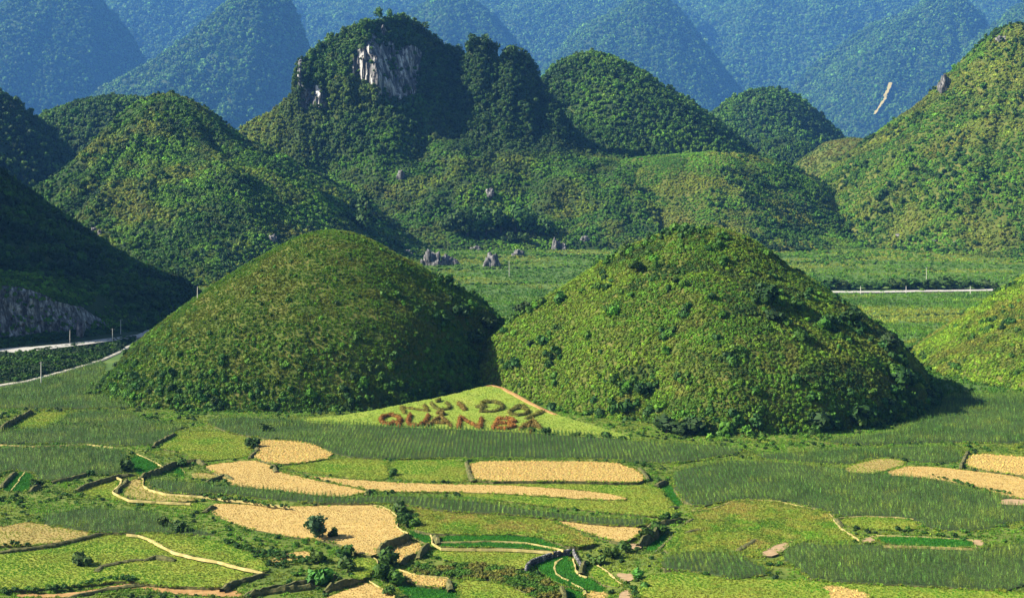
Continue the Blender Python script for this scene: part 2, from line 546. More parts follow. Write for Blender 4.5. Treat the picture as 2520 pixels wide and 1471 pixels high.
TL = hill('grass_hill', 805, 585, [(215, 975), (255, 945), (300, 892), (345, 838), (400, 794), (470, 742), (540, 693), (610, 650), (680, 610), (740, 580), (805, 566),
          (860, 573), (900, 588), (960, 618), (1020, 650), (1080, 688), (1140, 722), (1190, 752), (1240, 800), (1290, 870), (1340, 950)], 1.27, 2.0, 1.2, 16, M['hill_grass'],
          'rounded brown green grassy hill, left of the twin cones', 1, quad=(1, .23, 1.5, 15, 94))
TR = hill('grass_hill', 1740, 570, [(1110, 950), (1160, 880), (1210, 828), (1270, 785), (1330, 746), (1390, 708), (1450, 670), (1500, 638), (1550, 606), (1620, 577), (1700, 563),
          (1740, 561), (1800, 570), (1840, 584), (1880, 608), (1930, 650), (2000, 692), (2060, 732), (2130, 784), (2195, 834), (2238, 880), (2266, 930), (2282, 985)], .9, 2.0, 1.5, 18,
          M['hill_grass'], 'rounded bushy green hill, right of the twin cones', 2, quad=(-1, .36, 1.3, 62, 96))
HJ = hill('grass_hill', 2720, 640, [(2240, 905), (2290, 850), (2350, 808), (2420, 760), (2470, 722), (2520, 688), (2620, 630), (2720, 600), (2900, 680), (3200, 900)], .8, 2.5, 1.2, 16,
          M['hill_grass'], 'sunlit grassy slope cut by the right edge', 3)
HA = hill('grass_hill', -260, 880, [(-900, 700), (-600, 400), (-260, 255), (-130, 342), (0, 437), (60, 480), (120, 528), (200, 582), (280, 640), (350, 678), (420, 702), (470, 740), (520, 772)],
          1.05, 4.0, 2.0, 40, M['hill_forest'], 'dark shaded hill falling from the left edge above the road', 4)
HA_CASTER = hill('grass_hill', -1400, 760, [(-2900, 770), (-2000, 0), (-1400, -650), (-760, 0), (-90, 775)], .6, 12.0, 4.0, 60, M['hill_forest'], 'tall hill beyond the left edge that shades its neighbour', 5, kb=.6)  # added out of view to cast shade over the left hill
HB1 = hill('forest_hill', -40, 1550, [(-300, 400), (-150, 270), (-40, 215), (0, 230), (40, 252), (80, 288), (130, 340), (200, 420), (260, 500)], 1, 7, 4, 60, M['hill_forest'],
           'dark wooded hill at the left edge below the blue slopes', 6, ridged=8)
HB2 = hill('forest_hill', 250, 1800, [(-50, 420), (50, 330), (110, 282), (180, 256), (250, 244), (320, 242), (380, 250), (450, 300), (520, 380)], 1, 8, 5, 60, M['hill_forest'],
           'low wooded ridge behind the pointed green hill at left', 7, ridged=8)
HC = hill('forest_hill', 410, 1330, [(-60, 590), (0, 535), (70, 465), (130, 420), (200, 358), (280, 290), (330, 252), (370, 237), (410, 231), (460, 238), (500, 252), (540, 275), (600, 312),
          (650, 336), (720, 358), (800, 396), (890, 452), (980, 530), (1060, 620)], .9, 5, 8, 60, M['hill_forest'], 'pointed green bushy hill left of the limestone tower', 8, ridged=26, toe=7)
HE = hill('forest_hill', 1465, 1780, [(1200, 330), (1260, 260), (1330, 190), (1370, 156), (1420, 135), (1465, 131), (1510, 141), (1560, 160), (1620, 195), (1700, 242), (1760, 290), (1830, 350),
          (1900, 420), (1960, 470)], 1, 7, 8, 80, M['hill_forest'], 'dark green domed hill right behind the limestone tower', 9, ridged=10, toe=6)
HE2 = hill('forest_hill', 1930, 2000, [(1780, 430), (1830, 380), (1880, 350), (1930, 342), (1980, 355), (2040, 400), (2100, 450)], 1, 8, 3, 50, M['hill_forest'],
           'small dark wooded knoll below the blue green dome', 10)
HF = hill('grass_hill', 1690, 1500, [(1300, 560), (1380, 480), (1440, 422), (1480, 396), (1540, 379), (1600, 373), (1690, 371), (1800, 369), (1880, 374), (1950, 400), (2000, 428), (2040, 452),
          (2120, 520), (2200, 590)], 1.15, 5, 5, 50, M['hill_grass'], 'low flat topped yellow green mound behind the right cone', 11, ridged=5, toe=16)
HI = hill('grass_hill', 2520, 1500, [(1850, 640), (1950, 520), (2000, 465), (2050, 422), (2130, 352), (2200, 292), (2280, 232), (2320, 196), (2360, 150), (2400, 112), (2450, 72), (2490, 55),
          (2520, 54), (2600, 90), (2800, 260), (3000, 500)], 1.0, 6, 9, 70, M['hill_grass'], 'high steep grassy hill rising to the right edge', 12, ridged=11, toe=9)
HG = hill('forest_hill', 1900, 2400, [(1700, 330), (1780, 255), (1830, 232), (1900, 220), (1960, 240), (2010, 282), (2050, 322), (2080, 350), (2150, 420)], 1, 9, 4, 60, M['hill_forest'],
          'blue green wooded dome between the mound and far slopes', 13, ridged=10)
HH = hill('grass_hill', 2090, 1780, [(1930, 430), (1970, 396), (2030, 352), (2090, 340), (2150, 346), (2250, 400), (2350, 470)], 1, 6, 1.5, 50, M['hill_grass'],
          'small smooth brown green knoll beside the steep right hill', 14)
# far mountains
FM = []
def fm(px0, d0, pts, seed, lab, ridged=45, kf=1.0):
    pts = [(px0 + (a - px0) * ((1.4 if a < px0 else 1.15) if d0 > 4000 else (1.12 if a < px0 else .74)), b if b > 0 else b * .4) for a, b in pts]
    d0 *= 2.75
    FM.append(hill('mountain', px0, d0, pts, kf, 36, 190 if d0 > 11000 else 150, 950, M['hill_forest'], lab, seed, ridged=ridged * 2.6, smooth=.02))
fm(190, 3100, [(-400, 420), (-100, 130), (60, -20), (190, -130), (270, 0), (340, 50), (385, 95), (420, 150), (480, 260), (560, 420)], 31, 'blue hazy mountain at the left with a shaded right flank')
fm(655, 2700, [(200, 340), (300, 262), (350, 225), (420, 170), (480, 120), (540, 58), (590, 0), (655, -60), (740, 0), (765, 40), (790, 95), (830, 170), (900, 290), (960, 420)], 32,
   'blue green pointed mountain left of the limestone tower')
fm(1110, 3400, [(700, 420), (850, 190), (960, 50), (1110, -70), (1230, 30), (1340, 110), (1420, 180), (1560, 330), (1640, 420)], 33, 'blue hazy mountain behind the limestone tower')
fm(1600, 3300, [(1200, 420), (1340, 190), (1440, 60), (1600, -100), (1720, 10), (1830, 110), (1920, 200), (2040, 320), (2120, 420)], 34, 'blue mountain with dark flank above the wooded dome')
fm(2330, 3300, [(1800, 420), (1950, 270), (2050, 160), (2180, 50), (2330, -80), (2440, 20), (2560, 160), (2700, 400)], 35, 'pale blue mountain with a landslide scar at right')
fm(2700, 2900, [(2200, 420), (2350, 260), (2450, 100), (2560, -20), (2700, -120), (2900, 100)], 36, 'blue mountain shoulder in the top right corner')
fm(-150, 4300, [(-700, 300), (-400, 0), (-150, -230), (100, -60), (400, 250)], 37, 'far blue slope in the top left corner')
fm(470, 4400, [(-100, 350), (150, 60), (300, -110), (470, -240), (650, -120), (850, 60), (1100, 350)], 38, 'far blue slope between the two left mountains')
fm(930, 4500, [(450, 350), (650, 40), (800, -120), (930, -210), (1100, -90), (1300, 80), (1600, 350)], 39, 'far pale slope behind the tower summit')
fm(1380, 4400, [(900, 350), (1100, 50), (1250, -130), (1380, -230), (1520, -110), (1750, 80), (1950, 350)], 40, 'far sunlit blue slope right of the tower')
fm(1950, 4500, [(1450, 350), (1650, 60), (1800, -110), (1950, -220), (2100, -100), (2300, 80), (2550, 350)], 41, 'far blue slope above the wooded dome')
fm(2500, 4400, [(2000, 350), (2200, 50), (2350, -120), (2500, -230), (2700, -60), (3000, 300)], 42, 'far blue slope behind the right summit')

def inside(poly, X, Y):
    px = np.array([p[0] for p in poly]); py = np.array([p[1] for p in poly])
    r = np.zeros(X.shape, bool); j = len(px) - 1
    for i in range(len(px)):
        c = ((py[i] > Y) != (py[j] > Y))
        xi = (px[j] - px[i]) * (Y - py[i]) / (py[j] - py[i] + 1e-12) + px[i]
        r ^= c & (X < xi); j = i
    return r

# limestone tower: a lofted body, rows from foot to ridge to back
D70 = 70
cols = [
 (440, [(668, 1180), (590, 1250), (500, 1330), (460, 1380), (445, 1400), (440, 1420)]),
 (560, [(655, 1200), (560, 1270), (450, 1360), (390, 1400), (360, 1430), (345, 1450)]),
 (600, [(640, 1210), (560, 1265), (440, 1340), (360, 1400), (330, 1430), (310, 1450)]),
 (660, [(632, 1220), (550, 1270), (430, 1350), (330, 1410), (300, 1430), (278, 1450)]),
 (722, [(628, 1222), (540, 1280), (420, 1350), (300, 1415), (250, 1435), (232, 1450)]),
 (733, [(626, 1224), (540, 1280), (420, 1350), (262, 1418), (185, 1428), (150, 1445)]),
 (770, [(624, 1226), (540, 1284), (418, 1355), (290, 1412), (205, 1425), (128, 1450)]),
 (800, [(622, 1228), (532, 1288), (412, 1360), (285, 1410), (190, 1425), (100, 1455)]),
 (850, [(622, 1228), (530, 1290), (412, 1362), (262, 1408), (150, 1424), (76, 1455)]),
 (870, [(620, 1230), (530, 1290), (400, 1365), (250, 1412), (125, 1424), (66, 1455)]),
 (940, [(620, 1230), (530, 1290), (380, 1368), (255, 1410), (112, 1422), (46, 1450)]),
 (1000, [(620, 1230), (530, 1290), (378, 1370), (250, 1412), (108, 1425), (40, 1450)]),
 (1030, [(618, 1232), (528, 1290), (376, 1370), (250, 1412), (118, 1427), (62, 1450)]),
 (1060, [(615, 1235), (525, 1290), (374, 1370), (258, 1410), (135, 1430), (96, 1450)]),
 (1110, [(612, 1235), (522, 1290), (374, 1370), (270, 1404), (165, 1428), (124, 1447)]),
 (1145, [(610, 1235), (520, 1290), (376, 1370), (285, 1400), (180, 1425), (140, 1445)]),
 (1158, [(610, 1235), (520, 1290), (377, 1370), (288, 1399), (170, 1420), (108, 1438)]),
 (1183, [(609, 1236), (519, 1291), (378, 1370), (290, 1398), (165, 1416), (95, 1436)]),
 (1212, [(608, 1236), (518, 1292), (379, 1370), (292, 1398), (175, 1416), (112, 1436)]),
 (1228, [(608, 1236), (517, 1293), (380, 1370), (296, 1398), (205, 1420), (158, 1440)]),
 (1242, [(607, 1237), (516, 1294), (381, 1370), (298, 1397), (195, 1416), (134, 1436)]),
 (1276, [(606, 1238), (514, 1296), (382, 1370), (302, 1397), (192, 1415), (124, 1434)]),
 (1306, [(605, 1238), (512, 1298), (384, 1370), (312, 1397), (205, 1416), (147, 1434)]),
 (1326, [(604, 1239), (511, 1299), (387, 1370), (325, 1398), (250, 1418), (213, 1436)]),
 (1370, [(602, 1240), (510, 1300), (390, 1370), (345, 1400), (285, 1420), (254, 1440)]),
 (1392, [(601, 1240), (508, 1300), (392, 1370), (362, 1400), (320, 1420), (300, 1440)]),
 (1440, [(600, 1240), (505, 1300), (396, 1370), (380, 1400), (360, 1420), (345, 1440)]),
 (1490, [(600, 1240), (505, 1300), (405, 1370), (392, 1395), (382, 1420), (376, 1440)]),
 (1620, [(600, 1240), (510, 1300), (430, 1370), (422, 1400), (412, 1420), (405, 1440)])]
def loft_karst():
    px = np.array([c[0] for c in cols], float)
    A = np.array([c[1] for c in cols], float)                # (ncol, 6, 2)
    PX = np.arange(440, 1620, 3.0)
    R = np.stack([np.stack([np.interp(PX, px, A[:, r, k]) for k in (0, 1)], -1) for r in range(6)], 1)   # (n, 6, 2)
    n = len(PX)
    rows_t, seg = [], (14, 22, 22, 26, 16)
    for r in range(5):
        for q in range(seg[r]): rows_t.append(r + q / seg[r])
    rows_t.append(5.0)
    rows_t = np.array(rows_t)
    i0 = np.minimum(rows_t.astype(int), 4); fr = rows_t - i0
    py = R[:, i0, 0] * (1 - fr) + R[:, i0 + 1, 0] * fr
    dd = R[:, i0, 1] * (1 - fr) + R[:, i0 + 1, 1] * fr + D70
    PXg = np.broadcast_to(PX[:, None], py.shape)
    sh = np.interp(PXg, [850, 900, 1000, 1080], [0, 1, 1, 0]) * np.clip((py - 110) / 140, 0, 1) * 70
    turn = np.interp(PXg - sh, [722, 740, 800, 850, 900, 940, 1000, 1060, 1110, 1145, 1183, 1212, 1242, 1276, 1306, 1326, 1370], [0, -6, 8, -2, -16, 10, 36, 52, 54, 48, 38, 44, 38, 42, 50, 58, 30])
    dd = dd + turn * np.interp(rows_t, [1.5, 2, 3, 4, 5], [0, .15, .8, 1, 1])[None]
    X = (PXg - 1260) * dd / F; Y = dd; Z = H - (py - HZ) * dd / F
    # foot row pulled below the ground, back rows falling away behind the ridge
    lowX, lowY, lowZ = X[:, :1], Y[:, :1] - 18, np.full((n, 1), -2.0)
    bk = [(12, -4), (35, -30), (80, -90), (160, -220)]
    bX = np.concatenate([X[:, -1:]] * 4, 1); bY = np.concatenate([Y[:, -1:] + b for b, _ in bk], 1)
    bZ = np.maximum(np.concatenate([Z[:, -1:] + c for _, c in bk], 1), -5)
    T = np.concatenate([np.full(1, -.3), rows_t, np.array([5.1, 5.3, 5.6, 6.])])
    X = np.concatenate([lowX, X, bX], 1); Y = np.concatenate([lowY, Y, bY], 1); Z = np.concatenate([lowZ, Z, bZ], 1)
    Tg = np.broadcast_to(T, X.shape)
    cl = sst(2.2, 3.1, Tg) * (1 - sst(4.2, 5.0, Tg))
    Pxx = np.broadcast_to(PX[:, None], X.shape)
    flute = np.abs(fbm(X / 16, Z / 90, 71, 4) - .5) * 2
    bulge = fbm(X / 55, Z / 70, 72, 4) - .5
    Y = Y + cl * (flute * -20 + 7 + bulge * 26 - 7 * np.abs(fbm(X / 5, Z / 26, 81, 3) - .5) * 2 - 5 * hsh(np.floor(X / 5 + vn(X / 9, Z / 9, 82)), np.floor(Z / 11 + 2 * vn(X / 5, Z / 20, 83)), 84))
    ap = sst(-.1, .8, Tg) * (1 - sst(1.8, 3.0, Tg))
    Z = Z + ap * ((fbm(X / 48, Y / 48, 73, 5) - .5) * 44) + (fbm(X / 14, Z / 14, 74, 3) - .5) * 5 * sst(.1, .8, Tg) * (1 - sst(4.6, 5, Tg))
    V = np.stack([X, Y, Z], -1).reshape(-1, 3)
    m_, k_ = X.shape
    i = np.arange(m_ * k_).reshape(m_, k_)
    Q = np.stack([i[:-1, :-1], i[1:, :-1], i[1:, 1:], i[:-1, 1:]], -1).reshape(-1, 4)
    return V, Q, Tg.reshape(-1), Pxx.reshape(-1)
kV, kQ, kT, kPX = loft_karst()
km = mesh_np('limestone_tower', kV, kQ, True)
km.materials.append(M['hill_forest']); km.materials.append(M['cliff'])
fv = kV[kQ]
fn = np.cross(fv[:, 2] - fv[:, 0], fv[:, 3] - fv[:, 1]); fn /= np.linalg.norm(fn, axis=1)[:, None]
fc = fv.mean(1); fT = kT[kQ].mean(1)
fpx, fpy = pxy(fc)
def bare(px, py, X, Z):
    """how bare of plants the tower is at a spot on its front (1 = naked rock)"""
    nz = fbm(X / 22, Z / 40, 77, 4) - .5
    def box(a, b, c, d, e=14):
        return sst(a - e, a + e, px) * (1 - sst(b - e, b + e, px)) * sst(c - e, c + e, py) * (1 - sst(d - e, d + e, py))
    jx = px + (fbm(X / 9, Z / 30, 78, 3) - .5) * 60; jy = py + (fbm(X / 9 + 50, Z / 14, 79, 3) - .5) * 60
    cl_ = inside([(868, 160), (882, 124), (905, 110), (960, 106), (1005, 114), (1036, 130), (1044, 165), (1024, 205), (1000, 236), (978, 250), (950, 256), (928, 236), (906, 196), (880, 190)], jx, jy)
    v = (.90 + .35 * sst(70, 0, np.abs(px - (905 + (py - 110) * .33)) * 2.2)) * cl_ + .46 * box(742, 850, 212, 268, 10) + .5 * box(728, 748, 135, 215, 8) + .5 * box(866, 925, 345, 410, 12) + .62 * box(1165, 1250, 318, 366, 12) + .55 * box(930, 965, 62, 110, 8)
    return v + nz * 1.5
fb = bare(fpx, fpy, fc[:, 0], fc[:, 2]) * ((fT > 1.6) & (fT < 5))
km.polygons.foreach_set('use_smooth', ~(fb > .5))
km.polygons.foreach_set('material_index', (fb > .58).astype(np.int32))
ko = link('limestone_tower', km); struct(ko, 'steep limestone tower with a pale fluted cliff and wooded top')
KA = dict(o=ko, V=kV, Q=kQ)
reg(kV, kQ)

# ------------------------------------------------------------------ fields of the valley floor (traced in four reading sheets, laid on the ground)
K = .33453
OX = {1: 0.0, 2: 590.6, 3: 1181.3, 4: 1680.0}
def Z_(s, pts):
    return [(OX[s] + x * K, 979.1 + y * K) for x, y in pts]
FIELDS = [
 # kind, level, outline, name, label
 ('maize', .0, [(-60, 968), (0, 957), (100, 936), (200, 905), (260, 885), (250, 935), (300, 985), (330, 1000), (300, 1004), (0, 1004), (-60, 1004)], 'maize_field', 'dark maize plot between the pale path and left cone'),
 ('grass', .0, Z_(1, [(80, 215), (250, 100), (540, 105), (380, 200), (330, 225)]), 'grass_field', 'small yellow green plot at the foot of the left cone'),
 ('maize', -.1, Z_(1, [(540, 95), (960, 100), (1100, 190), (1400, 200), (1290, 238), (1250, 290), (1130, 345), (830, 350), (640, 330), (0, 332), (-120, 330), (-120, 250), (0, 245), (380, 218)]), 'maize_field', 'maize strip above the pale ragged bank at left'),
 ('maize', -.4, Z_(1, [(-120, 365), (640, 362), (900, 380), (930, 420), (955, 530), (860, 558), (700, 568), (650, 548), (380, 608), (270, 600), (250, 550), (100, 520), (0, 555), (-120, 560)]), 'maize_field', 'maize plot left of the wedge of bright rice'),
 ('paddy', -.5, Z_(1, [(995, 412), (1190, 500), (1040, 568), (990, 548), (958, 450)]), 'rice_paddy', 'wedge of bright green rice beside the maize'),
 ('paddy', -.8, Z_(1, [(10, 690), (60, 600), (190, 520), (255, 540), (228, 620), (210, 684)]), 'rice_paddy', 'bright rice plot by the left edge with a pale bund'),
 ('paddy', -.7, Z_(1, [(1250, 500), (1295, 490), (1362, 540), (1350, 590), (1290, 562)]), 'rice_paddy', 'tiny bright rice corner below the yellow green plot'),
 ('olive', -.5, Z_(1, [(1400, 545), (1640, 560), (1560, 600), (1420, 592)]), 'fallow_field', 'tiny straw patch left of the long tan field'),
 ('grass', .3, Z_(1, [(1135, 358), (1290, 250), (1560, 240), (1870, 270), (1868, 350), (1830, 438), (1440, 462), (1360, 402)]), 'grass_field', 'bright yellow green plot left of the dotted stubble'),
 ('dots', .9, Z_(1, [(1895, 312), (2060, 305), (2290, 330), (2500, 430), (2080, 494), (1858, 440), (1892, 400)]), 'stubble_field', 'pale dotted stubble wedge under the maize band'),
 ('tan', .2, Z_(2, [(-262, 492), (85, 450), (240, 492), (268, 535), (500, 590), (925, 680), (910, 700), (720, 730), (300, 684), (-50, 644), (-110, 592), (-200, 540)]), 'straw_field', 'tan field narrowing to the right under the stubble wedge'),
 ('tan', .35, Z_(2, [(275, 525), (400, 562), (900, 604), (1300, 628), (1880, 636), (2200, 652), (2660, 690), (2906, 750), (2520, 742), (1966, 702), (1560, 688), (1100, 688), (940, 672), (500, 578)]), 'straw_field', 'long thin tan strip running to the right'),
 ('grass', .45, Z_(2, [(290, 505), (760, 440), (1092, 458), (1075, 520), (1100, 600), (880, 594), (460, 545)]), 'grass_field', 'green plot pointing left above the tan strip'),
 ('grass', .4, Z_(2, [(1092, 482), (1180, 455), (1655, 455), (1680, 598), (1600, 620), (1112, 604)]), 'grass_field', 'green plot left of the big dotted stubble'),
 ('dots', 1.0, Z_(3, [(-74, 466), (300, 461), (980, 466), (1160, 525), (1215, 600), (1150, 620), (600, 606), (-40, 612), (-78, 540)]), 'stubble_field', 'big pale dotted stubble rectangle in the middle'),
 ('grass', .1, Z_(3, [(-250, 640), (350, 618), (1160, 628), (1292, 642), (1420, 790), (1440, 868), (1200, 862), (600, 806), (100, 745), (-250, 705)]), 'grass_field', 'green meadow round the end of the tan strip'),
 ('maize', .0, Z_(2, [(-690, 592), (-410, 612), (-50, 650), (300, 690), (720, 738), (1150, 716), (1500, 738), (1766, 765), (2166, 820), (2466, 862), (2766, 882), (3010, 892), (2966, 938), (2666, 930), (2266, 880), (1966, 850), (1500, 830), (1180, 772), (900, 772), (500, 768), (0, 722), (-60, 704), (-510, 698), (-660, 650)]), 'maize_field', 'long maize ribbon winding below the tan fields'),
 ('tan', -.6, Z_(2, [(-205, 792), (-170, 772), (360, 797), (580, 790), (930, 780), (1100, 820), (1168, 880), (1150, 950), (1240, 992), (1020, 1090), (1000, 1160), (840, 1140), (720, 1060), (470, 1030), (270, 1000), (40, 955), (-205, 855)]), 'straw_field', 'big bent tan field with the lone round tree'),
 ('grass', -.9, Z_(1, [(600, 690), (720, 602), (870, 580), (896, 602), (850, 680), (950, 748), (1400, 768), (1540, 792), (1480, 828), (1000, 775), (700, 725)]), 'grass_field', 'yellow green terrace lip with a pale curved edge'),
 ('olive', -.3, Z_(1, [(900, 700), (960, 602), (1040, 592), (1058, 650), (1150, 692), (1300, 722), (1450, 732), (1420, 758), (1200, 757), (960, 738)]), 'fallow_field', 'brownish terrace held by the pale curved edge'),
 ('maize', -1.0, Z_(1, [(300, 875), (600, 805), (1150, 832), (1200, 900), (1500, 980), (1650, 1010), (1450, 1000), (1000, 988), (700, 985), (300, 928)]), 'maize_field', 'dull maize plot above the fallow slope at left'),
 ('olive', -1.1, Z_(1, [(-120, 950), (0, 948), (230, 902), (705, 990), (550, 1035), (300, 1078), (150, 1082), (-120, 1085)]), 'fallow_field', 'fallow brown green slope by the left edge'),
 ('grass', -1.7, Z_(1, [(-120, 1130), (400, 1085), (750, 1010), (950, 1006), (1085, 1036), (1265, 1136), (1600, 1206), (1925, 1285), (1650, 1368), (1630, 1390), (1200, 1376), (900, 1335), (600, 1375), (0, 1418), (-120, 1420)]), 'grass_field', 'big grassy terrace in the bottom left corner'),
 ('grass', -1.0, Z_(1, [(1000, 985), (1250, 1000), (1600, 1050), (1900, 1160), (1980, 1270), (1940, 1275), (1610, 1196), (1275, 1126), (1095, 1026)]), 'grass_field', 'grass slope above the long pale diagonal bank'),
 ('tan', -1.0, Z_(1, [(1945, 1198), (2140, 1130), (2292, 1122), (2280, 1176), (2060, 1205)]), 'straw_field', 'small tan patch left of the dark shrubs'),
 ('dirt', -2.4, Z_(1, [(100, 1436), (480, 1440), (900, 1366), (1060, 1350), (1170, 1400), (1650, 1396), (1812, 1440), (1760, 1466), (1250, 1440), (1060, 1395), (760, 1420), (480, 1466), (100, 1462)]), 'earth_bank', 'orange earth strip along the bottom left edge'),
 ('tan', -2.2, Z_(2, [(560, 1500), (800, 1400), (948, 1342), (1230, 1500)]), 'straw_field', 'tan corner at the bottom edge left of the rice'),
 ('dots', -1.9, Z_(2, [(1062, 1120), (1240, 1042), (1338, 1070), (1320, 1130), (1212, 1168), (1180, 1222)]), 'stubble_field', 'small speckled plot under the tan field corner'),
 ('dots', -2.2, Z_(2, [(1165, 1290), (1190, 1252), (1290, 1302), (1532, 1322), (1532, 1400), (1250, 1362)]), 'stubble_field', 'small speckled terrace above the bottom rice plot'),
 ('paddy', -2.8, Z_(2, [(1150, 1404), (1200, 1374), (1500, 1402), (1592, 1432), (1600, 1500), (1300, 1500)]), 'rice_paddy', 'bright rice plot on the bottom edge'),
 ('paddy', -.9, Z_(2, [(1470, 1015), (1750, 1010), (2130, 1006), (2250, 1050), (2400, 1110), (2300, 1094), (2100, 1058), (1850, 1046), (1480, 1056)]), 'rice_paddy', 'upper bright rice strip of the middle terraces'),
 ('paddy', -1.2, Z_(2, [(1478, 1066), (1850, 1056), (2100, 1066), (2300, 1102), (2340, 1122), (2000, 1096), (1480, 1090)]), 'rice_paddy', 'lower bright rice strip of the middle terraces'),
 ('paddy', -1.4, Z_(2, [(1245, 972), (1400, 1002), (1408, 1060), (1370, 1068), (1255, 1010)]), 'rice_paddy', 'small rice corner beside the end of the tan field'),
 ('grass', -1.7, Z_(2, [(1395, 1100), (1480, 1110), (2000, 1115), (2300, 1135), (2130, 1188), (2090, 1262), (1900, 1222), (1600, 1212), (1390, 1152)]), 'grass_field', 'grass plot between the rice strips and bean rows'),
 ('olivegrass', -.5, Z_(2, [(1210, 785), (1700, 806), (2240, 880), (2420, 960), (2640, 1060), (2520, 1085), (2400, 1085), (2150, 998), (1450, 1000), (1262, 960), (1330, 880)]), 'grass_field', 'rough yellow brown meadow above the rice strips'),
 ('tan', -.4, Z_(3, [(500, 892), (750, 912), (1205, 950), (1180, 1000), (1050, 1058), (940, 1038)]), 'straw_field', 'tan wedge beside the dark gully'),
 ('paddy', -2.6, Z_(3, [(402, 1230), (425, 1182), (560, 1152), (655, 1162), (695, 1230), (720, 1290), (780, 1312), (860, 1340), (935, 1420), (780, 1422), (640, 1380), (480, 1312)]), 'rice_paddy', 'bright rice bowl ringed by a dark wall'),
 ('paddy', -3.0, Z_(3, [(615, 1385), (760, 1420), (772, 1500), (620, 1500)]), 'rice_paddy', 'bright rice plot below the bowl at the bottom edge'),
 ('grass', -2.0, Z_(3, [(765, 1232), (820, 1202), (950, 1292), (1035, 1370), (1000, 1398), (850, 1340)]), 'grass_field', 'narrow yellow green terrace right of the rice bowl'),
 ('dots', -2.4, Z_(3, [(785, 1418), (960, 1430), (930, 1500), (785, 1500)]), 'stubble_field', 'straw patch under the narrow terrace'),
 ('brown', -1.6, Z_(3, [(985, 1282), (1138, 1292), (1130, 1338), (1060, 1350)]), 'earth_patch', 'bare earth patch by the gully below the shrubs'),
 ('brown', -2.2, Z_(3, [(1030, 1420), (1110, 1402), (1128, 1500), (1020, 1500)]), 'earth_patch', 'bare earth patch on the bottom edge'),
 ('brown', -1.3, Z_(3, [(1062, 1060), (1200, 1072), (1180, 1108), (1090, 1110)]), 'earth_patch', 'bare earth patch under the tan wedge'),
 ('paddy', -.9, Z_(3, [(1335, 650), (1420, 640), (1500, 790), (1420, 800), (1345, 705)]), 'rice_paddy', 'bright green ditch at the end of the meadow'),
 ('paddy', -1.8, Z_(3, [(1205, 1130), (1320, 1012), (1395, 1004), (1340, 1080), (1285, 1130)]), 'rice_paddy', 'bright green gully floor'),
 ('olivegrass', .0, Z_(4, [(70, 824), (250, 802), (380, 753), (700, 757), (1000, 822), (1085, 852), (1150, 935), (1290, 1038), (1250, 1066), (850, 1038), (700, 1130), (560, 1172), (200, 1118), (-90, 1140), (-150, 1105), (-60, 1010), (60, 905)]), 'grass_field', 'swelling yellow green meadow right of the gully'),
 ('brown', .12, Z_(4, [(562, 1160), (650, 1082), (835, 1042), (790, 1082), (682, 1160)]), 'earth_patch', 'brown dug patch on the swelling meadow'),
 ('maize', .2, Z_(4, [(0, 520), (400, 442), (1180, 514), (1480, 564), (1880, 604), (2350, 722), (2640, 745), (2640, 900), (2340, 918), (2230, 985), (1800, 965), (1700, 885), (1350, 866), (1130, 866), (1000, 808), (700, 748), (380, 742), (100, 806), (-50, 700), (-85, 560)]), 'maize_field', 'broad maize field right of the gully'),
 ('maize', .3, Z_(4, [(420, 425), (1000, 385), (1950, 345), (2070, 385), (2035, 490), (1700, 470), (1450, 425), (1180, 500)]), 'maize_field', 'maize strip above the right tan fields'),
 ('maize', .5, Z_(4, [(960, 320), (1700, 225), (1900, 10), (2000, -30), (2640, -30), (2640, 340), (1950, 318), (1300, 348)]), 'maize_field', 'leafy maize slope at the foot of the right cone'),
 ('maize', .8, Z_(2, [(-300, 152), (100, 142), (700, 187), (1300, 217), (1900, 242), (2500, 257), (2766, 300), (2966, 322), (3466, 342), (3766, 385), (3266, 475), (2896, 476), (2766, 448), (2400, 440), (1700, 435), (1100, 448), (730, 428), (560, 338), (130, 290), (-100, 248)]), 'maize_field', 'dark maize band below the lawn'),
 ('maize', -.1, Z_(4, [(700, 1162), (850, 1044), (1000, 1080), (1300, 1072), (2200, 1112), (2640, 1035), (2640, 1425), (1500, 1368), (960, 1338), (900, 1290)]), 'maize_field', 'tall maize field in the bottom right'),
 ('maize', -.2, Z_(4, [(-150, 1152), (200, 1122), (420, 1160), (700, 1288), (350, 1336), (250, 1300), (0, 1258), (-160, 1250)]), 'maize_field', 'small maize plot below the swelling meadow'),
 ('paddy', .5, Z_(4, [(1425, 1012), (2130, 1046), (2140, 1100), (1480, 1078)]), 'rice_paddy', 'dark striped seedling bed between pale ends'),
 ('brown', .45, Z_(4, [(1312, 1032), (1420, 1006), (1412, 1060), (1322, 1062)]), 'earth_patch', 'pale earth at the left end of the seedling bed'),
 ('brown', .45, Z_(4, [(2135, 1040), (2222, 1040), (2200, 1105), (2148, 1100)]), 'earth_patch', 'pale earth at the right end of the seedling bed'),
 ('grass', .3, Z_(4, [(1150, 885), (1350, 872), (1700, 892), (1740, 958), (1600, 970), (1220, 950)]), 'grass_field', 'yellow green plot above the seedling bed'),
 ('tan', .6, Z_(4, [(1455, 560), (1690, 484), (2640, 592), (2640, 755), (2390, 722), (2200, 664), (1880, 594)]), 'straw_field', 'tan field running off the right edge'),
 ('olive', .5, Z_(4, [(1182, 512), (1450, 436), (1680, 470), (1450, 554), (1222, 546)]), 'fallow_field', 'fallow brown green patch left of the right tan field'),
 ('dots', 1.2, Z_(4, [(2062, 500), (2110, 402), (2640, 440), (2640, 585), (2300, 540)]), 'stubble_field', 'dotted stubble plot at the right edge'),
 ('brown', .3, Z_(4, [(2300, 780), (2360, 737), (2640, 752), (2640, 790)]), 'earth_patch', 'grey earth strip at the right edge'),
